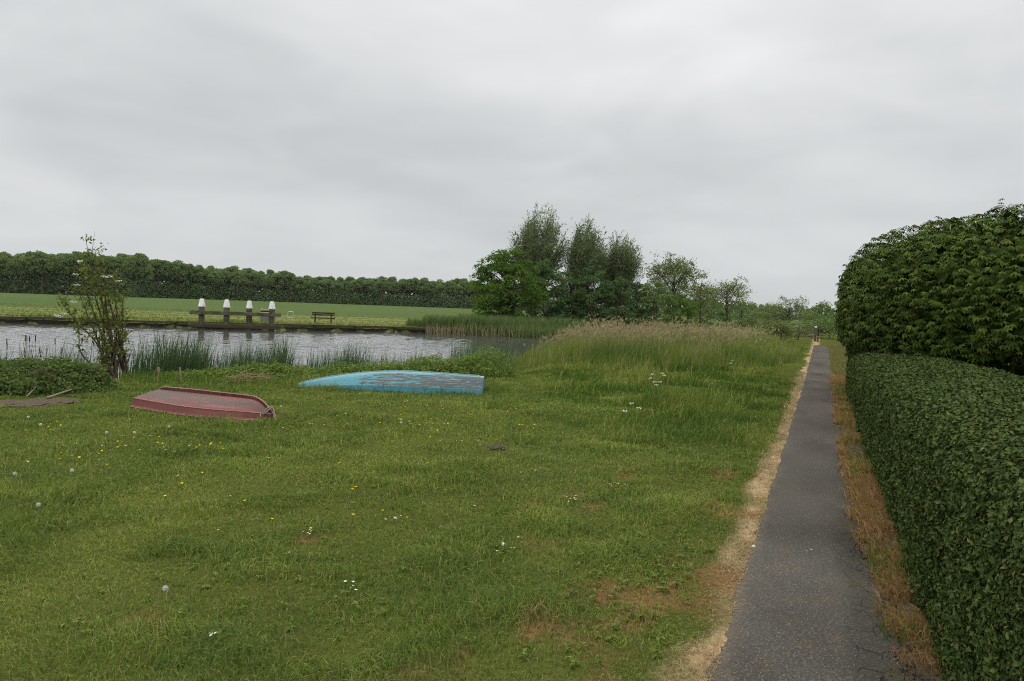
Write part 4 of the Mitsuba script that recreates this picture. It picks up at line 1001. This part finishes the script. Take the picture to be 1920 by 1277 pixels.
# cow parsley in the rough grass
rng = np.random.default_rng(57)
for nme, cs in (('largest clump of white cow parsley in the rough grass', ((1222, 702), (1230, 722), (1227, 716), (1240, 700), (1244, 704), (1236, 716), (1218, 709))), ('few pale cow parsley heads low in the grass near the path', ((1170, 770), (1183, 756), (1197, 765))), ('single pale flower head above the grass near the reed bed', ((1369, 681), (1372, 676)))):
    key = num('cow_parsley')
    for c, r in cs:
        b = spot(c, r + 24); top = spot(c, r, 0) ; d_ = b @ fh
        p = np.array([b[0], b[1], 0.0]); hgt = 24 * d_ / FOCAL
        s = sphere_dirs(30, rng) * [1, 1, 0.4] * 0.034
        put(f'{key}__' + num(key + 'umbel').replace(key, ''), leaves(p + [0, 0, hgt] + s, np.tile([0, 0, 1.0], (30, 1)) + 0.3 * rng.normal(size=(30, 3)), rng.normal(size=(30, 3)), 0.022, 0.02, rng), 'mat_petal_white')
        put(f'{key}__' + num(key + 'stem').replace(key, ''), tube([p, p + [0.01, 0, hgt / 2], p + [0, 0, hgt]], 0.005, 4), 'mat_reed')
    tag(key, nme, 'flower')


# ------------------------------------------------------------------ trees
def limb_tree(H, base_h, rad, nl, sub, per, sig, leaf, rng, trunk_r, up=0.5, squash=1.0, asp=0.6):
    """A trunk, limbs to a rounded crown and leaf clusters at the branch ends: (wood, leaves)."""
    wood, tips = [], []
    tk = np.array([[0, 0, -0.2], [0.02 * H, 0, base_h], [-0.01 * H, 0.01 * H, H * 0.6], [0, 0, H * 0.9]])
    wood.append(tube(spl(tk, count=10), np.linspace(trunk_r, trunk_r * 0.15, 10), 7))
    cz = (H + base_h) / 2
    for k in range(nl):
        a = k * 2.4 + rng.uniform(-0.4, 0.4); zs = base_h + (H * 0.75 - base_h) * (k / nl) ** 0.9
        el = rng.uniform(-0.1, 0.9) + 0.9 * (k / nl) - 0.35
        d = np.array([math.cos(a) * math.cos(el), math.sin(a) * math.cos(el), math.sin(el)])
        e = np.array([0, 0, cz]) + d * np.array([rad, rad, (H - base_h) / 2]) * rng.uniform(0.75, 0.98)
        s = np.array([0, 0, zs])
        m = s * 0.5 + e * 0.5 + [0, 0, 0.06 * H * up]
        c = spl(np.array([s, m, e]), count=8)
        wood.append(tube(c, np.linspace(trunk_r * 0.4, trunk_r * 0.08, 8), 5))
        for j in range(sub):
            b = c[rng.integers(3, 8)]; t = sphere_dirs(1, rng)[0] + d * 0.6 + [0, 0, 0.3 * up]
            q = b + unit(t) * rng.uniform(0.2, 0.5) * rad
            wood.append(tube([b, (b + q) / 2 + [0, 0, 0.05], q], [trunk_r * 0.12, trunk_r * 0.08, trunk_r * 0.04], 4, cap=False)); tips.append(q)
        tips.append(e)
    tips = np.array(tips)
    lp = (tips[:, None] + rng.normal(size=(len(tips), per, 3)) * sig * [1, 1, 0.7 * squash]).reshape(-1, 3)
    n = len(lp); out = unit(lp - [0, 0, cz])
    lv = leaves(lp, out * 0.5 + [0, 0, 0.5] + 0.7 * rng.normal(size=(n, 3)), sphere_dirs(n, rng), leaf * rng.uniform(0.6, 1.3, n), leaf * asp * rng.uniform(0.7, 1.2, n), rng)
    return merge(wood), lv


def clump_tree(H, base_h, rad, nclump, cr, per, leaf, rng, trunk_r, asp=0.7, lift=0.25):
    """Trunk, limbs and a crown of separate leafy domes, which catch the light above and stay dark between."""
    wood = [tube(spl([[0, 0, -0.2], [0.02 * H, 0, base_h + 0.1 * H], [0, 0, H * 0.85]], 8), np.linspace(trunk_r, trunk_r * 0.15, 8), 7)]
    D = sphere_dirs(nclump, rng); rr = rng.uniform(0.35, 1.0, nclump)[:, None] ** 0.4
    half = (H - base_h) / 2
    egg = 1 - 0.18 * D[:, 2:]                                      # a little wider below
    C = D * rr * np.hstack([egg, egg, egg * 0 + 1]) * np.array([rad - cr * 0.6, rad - cr * 0.6, half - cr * 0.4]) + [0, 0, base_h + half]
    C[:, 2] = np.maximum(C[:, 2], 0.25 * cr)
    for c in C:
        b = np.array([0, 0, max(0.1, min(c[2] * 0.7, H * 0.7))])
        wood.append(tube(spl([b, (b + c) / 2 + [0, 0, 0.04 * H], c], 5), np.linspace(trunk_r * 0.25, trunk_r * 0.05, 5), 4, cap=False))
    d = sphere_dirs(nclump * per, rng); d[:, 2] = np.where(d[:, 2] < -0.3, -d[:, 2], d[:, 2]); r = cr * rng.uniform(0.55, 1.25, nclump).repeat(per) * rng.uniform(0.45, 1.0, len(d)) ** 0.5
    lp = C.repeat(per, 0) + d * r[:, None] * [1.15, 1.15, 0.8]
    n = len(lp); u = np.clip(rng.uniform(0, 1, nclump).repeat(per) * 0.4 + rng.uniform(0, 0.6, n), 0, 1)
    return merge(wood), leaves(lp, d + [0, 0, lift] + 0.45 * rng.normal(size=(n, 3)), sphere_dirs(n, rng), leaf * rng.uniform(0.6, 1.3, n), leaf * asp * rng.uniform(0.7, 1.2, n), rng, r=u)


def plant(key, wl, p, mat, label, cat='tree', group=None, rz=0.0, s=1.0):
    ca, sa = math.cos(rz) * s, math.sin(rz) * s
    M = np.array([[ca, -sa, 0], [sa, ca, 0], [0, 0, s]])
    put(f'{key}__trunk', (wl[0][0] @ M.T + p,) + wl[0][1:], 'mat_bark', smooth=True)
    put(f'{key}__crown', (wl[1][0] @ M.T + p,) + wl[1][1:], mat)
    tag(key, label, cat, group)


rng = np.random.default_rng(61)
# dense round tree
plant('round_tree', clump_tree(7.4, -0.7, 3.9, 210, 0.66, 95, 0.20, rng, 0.22), far(950, 75, 0), 'mat_alder', 'dense bright green round-crowned tree left of the willows')


def willow(H, rad, nb, rng, lean=0.12):
    wood, pts, dirs = [], [], []
    for t0 in range(3):
        b = np.array([rng.normal(0, 0.25), rng.normal(0, 0.25), -0.2])
        wood.append(tube([b, b + [0.1, 0, 1.5], b + [rng.normal(0, 0.3), rng.normal(0, 0.3), 3.5]], [0.32, 0.25, 0.18], 8))
    for k in range(nb):
        a = rng.uniform(0, 6.28); r = rad * math.sqrt(rng.uniform()); hz = H * (1 - 0.34 * (r / rad) ** 2.0) * rng.uniform(0.80, 1.0)
        s = np.array([r * 0.15 * math.cos(a), r * 0.15 * math.sin(a), rng.uniform(0.12 * H, 0.35 * H)])
        e = np.array([r * math.cos(a), r * math.sin(a), hz])
        m = np.array([r * 0.62 * math.cos(a), r * 0.62 * math.sin(a), (s[2] + e[2]) / 2])
        sway = np.linspace(0, 1, 12)[:, None] ** 2 * lean * H * 0.35 * rh
        c = spl(np.array([s, m, e]), count=12) + sway
        wood.append(tube(c, np.linspace(0.07, 0.008, 12), 4, cap=False))
        for j in range(3, 12):
            m_ = 8 if j > 5 else 4
            t = unit(c[min(j + 1, 11)] - c[j - 1])
            q = c[j] + rng.normal(0, 0.20, (m_, 3)) * [1, 1, 1.3]
            pts.append(q); dirs.append(t * 0.9 + rng.normal(0, 0.45, (m_, 3)) + rh * 0.25)
            if j > 4:
                for _ in range(2):
                    w_ = unit(t + rng.normal(0, 0.42, 3) + 0.25 * rh); qq = c[j] + w_ * np.linspace(0.15, 1.0, 6)[:, None] + rng.normal(0, 0.05, (6, 3))
                    pts.append(qq); dirs.append(np.tile(w_, (6, 1)) + rng.normal(0, 0.25, (6, 3)))
    P, D = np.vstack(pts), np.vstack(dirs); n = len(P)
    return merge(wood), leaves(P, rng.normal(size=(n, 3)) + [0, 0, 0.3], D, rng.uniform(0.22, 0.44, n), rng.uniform(0.06, 0.11, n), rng)


for c, d, H, rad, nb, lab in ((998, 84, 12.4, 2.85, 125, 'tallest grey-green willow, rising behind the round green tree'), (1084, 82, 11.1, 2.05, 90, 'middle grey-green willow with a dark forked trunk'), (1152, 84, 9.9, 2.35, 84, 'rightmost grey-green willow of the group, leaning right')):
    plant(num('willow_tree'), willow(H, rad, nb, rng), far(c, d, 0), 'mat_willow', lab)
# bushes at the willows' feet
for c, d, H, rad, nb, lab, mat in ((1020, 79, 6.6, 2.6, 34, 'dark bush between the round green tree and the willows', 'mat_under'), (1068, 80.5, 6.4, 2.5, 34, 'dark bush under the middle willow', 'mat_under'),
                                   (1112, 79, 6.2, 2.6, 34, 'dark bush between the middle and the right willow', 'mat_under'), (1152, 80, 5.6, 2.6, 32, 'dark bush under the right willow', 'mat_under'), (1192, 86, 5.0, 2.4, 26, 'low bush at the right foot of the willows', 'mat_under')):
    plant(num('bush'), clump_tree(H, -1.2, rad, nb * 3, 0.62, 60, 0.22, rng, 0.10), far(c, d, 0), mat, lab, 'bush')
# two open trees to the right
plant('open_tree', limb_tree(7.9, 2.0, 3.3, 28, 9, 18, 0.22, 0.24, rng, 0.16, up=0.8), far(1262, 90, 0), 'mat_open_tree', 'thin-leaved round tree right of the willows, sky showing through')
plant('open_tree_001', limb_tree(6.0, 1.6, 2.6, 20, 8, 12, 0.30, 0.24, rng, 0.13, up=0.8), far(1362, 98, 0), 'mat_open_tree', 'smaller thin-leaved tree further right towards the path end')
plant('open_tree_002', limb_tree(5.6, 1.4, 2.0, 16, 7, 14, 0.30, 0.24, rng, 0.12, up=0.8), far(1312, 96, 0), 'mat_open_tree', 'slim half-bare tree between the two round open trees')
for c, d, H, rad, nb, lab, mat in ((1228, 84, 5.2, 2.8, 28, 'bush under the left side of the thin-leaved round tree', 'mat_wood'), (1275, 86, 3.9, 2.3, 20, 'bright green bush under the thin-leaved round tree', 'mat_alder'), (1390, 105, 3.8, 3.0, 22, 'bush at the foot of the smaller open tree', 'mat_wood'), (1325, 104, 4.0, 3.2, 24, 'low bush between the open trees', 'mat_wood')):
    plant(num('bush'), clump_tree(H, -1.2, rad, nb * 3, 0.62, 60, 0.22, rng, 0.10), far(c, d, 0), mat, lab, 'bush')
# the spreading brownish willow scrub by the path end
plant('willow_scrub', clump_tree(3.9, -1.0, 2.9, 90, 0.55, 46, 0.17, rng, 0.10, asp=0.5), far(1478, 72, 0), 'mat_open_tree', 'brown-green spreading willow scrub left of the far end of the footpath', 'bush')
plant('willow_scrub_001', clump_tree(3.1, -1.0, 2.6, 70, 0.55, 42, 0.17, rng, 0.10, asp=0.5), far(1440, 80, 0), 'mat_open_tree', 'lower spreading scrub left of the larger willow scrub', 'bush')
plant(num('bush'), clump_tree(3.5, -0.8, 2.2, 50, 0.6, 56, 0.22, rng, 0.10), far(1540, 84, 0), 'mat_wood', 'rounded grey-green bush behind the gate post at the path end', 'bush')
plant(num('bush'), limb_tree(1.6, 0.1, 1.3, 10, 5, 30, 0.26, 0.18, rng, 0.05), far(1556, 66, 0), 'mat_wood', 'small low bush right of the gate post by the path', 'bush')
plant(num('bush'), limb_tree(1.3, 0.1, 0.8, 10, 5, 26, 0.22, 0.16, rng, 0.05), far(1466, 56, 0), 'mat_open_tree', 'small dark twiggy bush at the right end of the reeds', 'bush')

# ------------------------------------------------------------------ the distant wood
rng = np.random.default_rng(62)
kinds = []
for k in range(5):
    H, bh = 15.0, (6.8, 7.6, 7.2, 6.4, 6.0)[k]
    w, l = clump_tree(H, bh, 3.4, 40, 1.35, 90, 0.50, rng, 0.22, asp=0.8)
    scene[f'wood_kind_{k}'] = {'type': 'shapegroup', 'trunk': mikit.ply(w[:2], 'mat_bark'), 'crown': mikit.ply((l[0], l[1]), 'mat_wood', uv=l[2])}


def wood_tree(col, depth, H, lab, grp, z=FAR_Z):
    p = far(col, depth, z); key = num('wood_tree')
    scene[key] = {'type': 'instance', 'group': {'type': 'ref', 'id': f'wood_kind_{rng.integers(5)}'}, 'to_world': T().translate(p.tolist()).rotate([0, 0, 1], float(rng.uniform(0, 360))).scale([H / 15 * rng.uniform(0.85, 1.1), H / 15 * rng.uniform(0.85, 1.1), H / 15])}
    tag(key, lab, 'tree', grp)


cs_ = np.arange(-70, 905, 10.2)
for row in range(3):
    for c in cs_:
        c = c + rng.normal(0, 3.0) + row * 3
        d = np.interp(c, [-70, 250, 300, 480, 900], [296, 305, 335, 370, 400]) + row * 9 + rng.normal(0, 2)
        H = np.interp(c, [-70, 0, 245, 285, 480, 600, 900], [16.6, 16.4, 16.8, 15.6, 14.5, 13.6, 14.2]) * rng.uniform(0.84, 1.06) * (0.90 + 0.20 * float(meshkit.noise(np.array([c * 0.022, row * 3.0, 0.0]), 4))) + (0.8 if abs(c - 235) < 10 else 0)
        wood_tree(c, d, H, *(('dense tree of the taller left end of the wood across the meadow', 'trees of the taller left end of the wood') if c < 262 else ('tree of the lower wood belt beyond the mooring posts, sky between trunks', 'trees of the lower wood belt beyond the meadow')))
for c in np.arange(905, 1345, 12.0):
    d = np.interp(c, [905, 1345], [400, 470]) + rng.normal(0, 5)
    wood_tree(c, d, rng.uniform(11.5, 14) * np.interp(c, [905, 1200, 1345], [1, 1.05, 0.8]), 'far tree of the wood behind the willows and open trees', 'far trees behind the willow group')
for c in np.arange(1350, 1700, 11.0):
    d = np.interp(c, [1350, 1700], [500, 620]) + rng.normal(0, 12)
    wood_tree(c, d, rng.uniform(8.0, 10.5), 'small hazy tree on the skyline beyond the path end', 'skyline trees beyond the path end')
# undergrowth of the wood
parts = []
for c0, c1, n in ((-90, 270, 15000), (270, 905, 30000), (905, 1720, 12000)):
    c = rng.uniform(c0, c1, n); d = np.interp(c, [-70, 250, 300, 480, 900, 1345, 1700], [294, 303, 333, 368, 398, 466, 600]) + rng.uniform(-3, 26, n)
    hgt = np.interp(c, [-90, 230, 300, 500, 900, 1300, 1700], [10.2, 9.8, 8.2, 7.2, 7.2, 5.8, 4.8])
    p = np.array([far(a, b, FAR_Z) for a, b in zip(c, d)])
    top = hgt * (0.75 + 0.6 * (meshkit.fbm(np.stack([c * 0.06, d * 0.1, 0 * c], 1), 3, 4) - 0.3))
    p[:, 2] += top * rng.uniform(0, 1, n) ** 1.15
    parts.append(leaves(p, rng.normal(size=(n, 3)) * 0.6 - fh * 0.7 + [0, 0, 0.7], sphere_dirs(n, rng), rng.uniform(0.6, 1.15, n), rng.uniform(0.45, 0.85, n), rng))
n = 5200
c = rng.uniform(-95, 1725, n); d = np.interp(c, [-70, 250, 300, 480, 900, 1345, 1700], [294, 303, 333, 368, 398, 466, 600]) + rng.uniform(24, 42, n)
p = np.array([far(a, b, FAR_Z) for a, b in zip(c, d)])
p[:, 2] += np.interp(c, [-90, 240, 300, 500, 900, 1300, 1700], [13.5, 13.5, 11.5, 10.5, 10.2, 8.0, 6.0]) * rng.uniform(0, 1, n) * (0.8 + 0.35 * meshkit.noise(np.stack([c * 0.05, d * 0.1, 0 * c], 1), 5))
parts.append(leaves(p, rng.normal(size=(n, 3)) * 0.4 - fh * 1.0 + [0, 0, 0.3], sphere_dirs(n, rng), rng.uniform(1.8, 3.2, n), rng.uniform(1.4, 2.2, n), rng, r=rng.uniform(0, 0.6, n)))
put('undergrowth', merge(parts), 'mat_under', 'dark shrubby undergrowth filling the foot of the distant wood', 'undergrowth', kind='stuff')

# ------------------------------------------------------------------ across the canal: quay edge, mooring posts, bin, hoop, bench
# timber bank edging
pts = [np.array([a, b]) for a, b in list(far_line.coords)]
fl = LineString(pts); n = int(fl.length // 3.2)
tag('bank_edging', 'low dark timber edging along the far bank of the canal', 'bank edging')
rng = np.random.default_rng(71)
for k in range(n):
    a, b = (np.array(fl.interpolate(s).coords[0]) for s in (k * 3.2, (k + 1) * 3.2 - 0.015))
    t = unit(b - a); L_ = float(np.linalg.norm(b - a)); ang = math.atan2(t[1], t[0]); mid = np.array([*(a + b) / 2, 0.0])
    o = np.array([t[1], -t[0], 0]) * (1 if np.dot([t[1], -t[0]], fh[:2]) < 0 else -1)
    for (z0, z1, off, mat) in ((-0.36, -0.17, 0.10, 'mat_timber_dark'), (-0.60, -0.385, 0.04, 'mat_wet_timber'), (-0.85, -0.615, 0.06, 'mat_wet_timber')):
        m = placed(box(-L_ / 2, L_ / 2, -0.03, 0.03, z0 + rng.normal(0, 0.012), z1 + rng.normal(0, 0.012), 0.008), mid + o * (off + rng.normal(0, 0.01)), ang)
        add('bank_edging__' + num('edge_board').replace('edge_', ''), m, mat)
    m = placed(box(-0.06, 0.06, -0.05, 0.05, -1.1, -0.20 + rng.normal(0, 0.03), 0.01), np.array([*a, 0]) + o * 0.20, ang)
    add('bank_edging__' + num('edge_post').replace('edge_', ''), m, 'mat_wet_timber')
scene['mat_timber_dark'] = diffuse(lambda p, n, uv: mix((0.030, 0.030, 0.018), (0.10, 0.085, 0.055), fbm(p.x * 1.5, p.y * 1.5, p.z * 12, 4)))
# overhanging turf on the bank edge
n = 5200
u = rng.uniform(0, fl.length, n); q = np.array([fl.interpolate(s).coords[0] for s in u]); nrm2 = np.array([fh[0], fh[1]])
P = np.hstack([q + nrm2 * rng.uniform(0.0, 1.6, (n, 1)), np.full((n, 1), FAR_Z - 0.02)])
put('bank_grass', blades(P, rng.uniform(0.05, 0.24, n) * (0.4 + 1.2 * meshkit.fbm(P * 0.4, 3, 2)), 0.05, rng, lean=0.9), 'mat_rough_grass', 'uneven fringe of grass on top of the far bank edging', 'grass', kind='stuff')
# hay-like tufts in the mown strip
n = 15000
P = np.array([far(a, b, FAR_Z - 0.02) for a, b in zip(rng.uniform(-80, 860, n), 58 + 40 * rng.uniform(size=n) ** 1.5)])
k = shapely.contains(across, shapely.points(P[:, 0], P[:, 1])); P = P[k]
put('meadow_grass', blades(P, rng.uniform(0.03, 0.14, len(P)), 0.07, rng, lean=1.2), 'mat_rough_grass', 'short tufts of grass on the mown strip across the canal', 'grass', kind='stuff')

# mooring posts
rng = np.random.default_rng(72)
cols_, dz_ = (378.5, 425.5, 468.0, 510.5), (54.6, 54.9, 55.2, 55.5)
pp = [far(c, d) for c, d in zip(cols_, dz_)]
def frustum(r0, r1, z0, z1, sides=16):
    a = np.arange(sides) * 2 * np.pi / sides; ring = np.stack([np.cos(a), np.sin(a), 0 * a], 1)
    prof_ = [(r0 * 0.97, z0), (r0, z0 + 0.015), (r0, z0 + 0.05), (r1 * 1.02, z1 - 0.05), (r1 * 0.9, z1 - 0.012), (r1 * 0.6, z1)]
    v = np.vstack([ring * r + [0, 0, z] for r, z in prof_] + [[[0, 0, z0]], [[0, 0, z1 + 0.004]]]); R = len(prof_)
    i, j = (x.ravel() for x in np.meshgrid(np.arange(R - 1), np.arange(sides), indexing='ij'))
    qd = np.stack([i * sides + j, i * sides + (j + 1) % sides, (i + 1) * sides + (j + 1) % sides, (i + 1) * sides + j], -1)
    k = np.arange(sides)
    f = np.vstack([qd[:, [0, 1, 2]], qd[:, [0, 2, 3]], np.stack([(k + 1) % sides, k, k * 0 + R * sides], 1), np.stack([(R - 1) * sides + k, (R - 1) * sides + (k + 1) % sides, k * 0 + R * sides + 1], 1)])
    return trimesh.Trimesh(v, f, process=False)
for p in pp:
    key = 'mooring_structure__' + num('moor_post').replace('moor_', '')
    c = trimesh.creation.cylinder(0.20, 2.6, sections=18); lean = trimesh.transformations.rotation_matrix(rng.normal(0, 0.014), [1, 0, 0]) @ trimesh.transformations.rotation_matrix(rng.normal(0, 0.014), [0, 1, 0])
    c.apply_translation([0, 0, 0.96 - 1.3]); c.apply_transform(lean); c.apply_translation([p[0], p[1], 0])
    add(key, c, 'mat_timber', smooth=40)
    cap = placed(frustum(0.24, 0.145, 0.93, 1.48 + rng.normal(0, 0.015), 8), [0, 0, 0], rng.uniform(0, 1)); cap.apply_transform(lean); cap.apply_translation([p[0], p[1], 0])
    add(key + '__cap', cap, 'mat_white_paint', 'white tapered cap')
t = unit(pp[3] - pp[0]); ang = math.atan2(t[1], t[0]); fr = np.array([t[1], -t[0], 0])
for nme, z0, z1, c0, c1, hy in (('upper', 0.40, 0.66, 359.5, 528, 0.16), ('lower', -0.50, -0.24, 357, 527, 0.20)):
    a, b = pp[0] - t * (378.5 - c0) / FOCAL * 54.8, pp[3] + t * (c1 - 510.5) / FOCAL * 55.5
    L_ = float(np.linalg.norm(b - a)); m = placed(box(-L_ / 2, L_ / 2, -0.09, 0.09, z0, z1, 0.02), (a + b) / 2 + fr * 0.27, ang)
    add('mooring_structure__' + num('moor_rail').replace('moor_', ''), m, 'mat_timber' if nme == 'upper' else 'mat_timber_dark')
m = placed(box(-3.3, 3.2, -0.09, 0.09, -0.46, -0.2, 0.02), (pp[0] + pp[3]) / 2 - fr * 0.29, ang)
add('mooring_structure__' + num('moor_rail').replace('moor_', ''), m, 'mat_timber')
tag('mooring_structure', 'row of four mooring posts with white caps joined by timber rails', 'mooring posts')

# litter bin
p = far(497, 60.0, FAR_Z)
add('litter_bin__body', placed(box(-0.29, 0.29, -0.29, 0.29, -0.02, 0.80, 0.03), p, ang), 'mat_concrete')
add('litter_bin__opening_band', placed(box(-0.295, 0.295, -0.295, 0.295, 0.80, 0.90, 0.01), p, ang), 'mat_dark_metal')
add('litter_bin__lid', placed(trimesh.creation.box(bounds=[[-0.31, -0.31, 0.90], [0.31, 0.31, 0.955]]), p, ang), 'mat_yellow')
add('litter_bin__rim', placed(box(-0.30, 0.30, -0.30, 0.30, 0.70, 0.74, 0.01), p, ang), 'mat_white_paint')
put('litter_bin__handle', tube([p + [-0.26, 0, 0.95], p + [-0.26, 0, 1.1], p + [-0.20, 0, 1.12]], 0.015, 6), 'mat_metal')
tag('litter_bin', 'grey box-shaped litter bin with yellow lid behind the fourth mooring post', 'bin')
# metal hoop
p = far(545.5, 60.0, FAR_Z); w = 0.20
arc = [p - t * w, p - t * w + [0, 0, 0.80]] + [p + t * (-w + 0.09 - 0.09 * math.cos(a)) + [0, 0, 0.80 + 0.09 * math.sin(a)] for a in (0.5, 1.0, 1.57)] + [p + t * (w - 0.09 + 0.09 * math.sin(a)) + [0, 0, 0.80 + 0.09 * math.cos(a)] for a in (0, 0.5, 1.0, 1.57)] + [p + t * w]
put('metal_hoop__hoop', tube(arc, 0.028, 8), 'mat_metal', smooth=True)
put('metal_hoop__crossbar', tube([p - t * w + [0, 0, 0.42], p + t * w + [0, 0, 0.42]], 0.018, 8), 'mat_metal', smooth=True)
tag('metal_hoop', 'light grey tubular metal hoop standing between the mooring posts and the bench', 'hoop')
# bench
p = far(607, 62.0, FAR_Z)
W2 = 0.88
for z0, z1, y in ((0.62, 0.73, 0.20), (0.76, 0.88, 0.225)):
    add('park_bench__' + num('bench_back_board').replace('bench_', ''), placed(box(-W2, W2, y, y + 0.035, z0, z1, 0.008), p, ang), 'mat_bench')
for y in (-0.22, -0.08, 0.06):
    add('park_bench__' + num('bench_seat_board').replace('bench_', ''), placed(box(-W2 - 0.03, W2 + 0.03, y, y + 0.11, 0.38, 0.46, 0.008), p, ang), 'mat_bench')
for x in (-0.62, 0.62):
    g = trimesh.util.concatenate([box(x - 0.05, x + 0.05, -0.22, -0.12, -0.05, 0.415, 0.01), box(x - 0.05, x + 0.05, 0.10, 0.195, -0.05, 0.86, 0.01), box(x - 0.049, x + 0.049, -0.118, 0.098, 0.33, 0.41, 0.005)])
    add('park_bench__' + num('bench_leg').replace('bench_', ''), placed(g, p, ang), 'mat_bench')
    add('park_bench__' + num('bench_armrest').replace('bench_', ''), placed(box(x * 1.45 - 0.05, x * 1.45 + 0.05, -0.26, 0.19, 0.468, 0.51, 0.01), p, ang), 'mat_bench')
scene['mat_bench'] = diffuse(lambda p, n, uv: mix((0.035, 0.026, 0.020), (0.085, 0.065, 0.050), fbm(p.x * 5, p.y * 5, p.z * 12, 3)))
tag('park_bench', 'dark wooden park bench with a back on the far bank', 'bench')

# gate posts and rails at the end of the footpath
p = far(1531, 58, 0); g0 = far(1498, 59.5, 0); t = unit(g0 - p); ang = math.atan2(t[1], t[0])
add('field_fence__post', placed(box(-0.075, 0.075, -0.075, 0.075, -0.2, 1.0, 0.02), p, ang), 'mat_timber')
add('field_fence__post__cap', placed(box(-0.07, 0.07, -0.07, 0.07, 1.003, 1.12, 0.02), p, ang), 'mat_white_paint', 'white post top')
add('field_fence__post_001', placed(box(-0.07, 0.07, -0.07, 0.07, -0.2, 0.95, 0.01), g0, ang), 'mat_timber')
for z in (0.28, 0.55):
    add('field_fence__' + num('fence_rail').replace('fence_', ''), placed(box(0.08, float(np.linalg.norm(g0 - p)) + 0.6, -0.035, 0.035, z, z + 0.11, 0.01), p, ang), 'mat_timber')
tag('field_fence', 'short rail fence with a white-topped post at the far end of the footpath', 'fence')
q = far(1536, 56.5, 0)
put('path_bollard', tube([q + [0, 0, -0.2], q + [0, 0, 0.5], q + [0, 0, 0.96], q + [0, 0, 0.98]], [0.05, 0.05, 0.05, 0.03], 10), 'mat_dark_metal', 'thin dark post in front of the white-topped fence post', 'post', smooth=True)

# ------------------------------------------------------------------ haze
scene['haze'] = {'type': 'cube', 'to_world': T().translate([0, 700, 9.2]).scale([2500, 2200, 12.0]), 'bsdf': {'type': 'null'}, 'interior': {'type': 'ref', 'id': 'air'}}
tag('haze', 'thin grey haze in the air over the land', 'haze', kind='stuff')
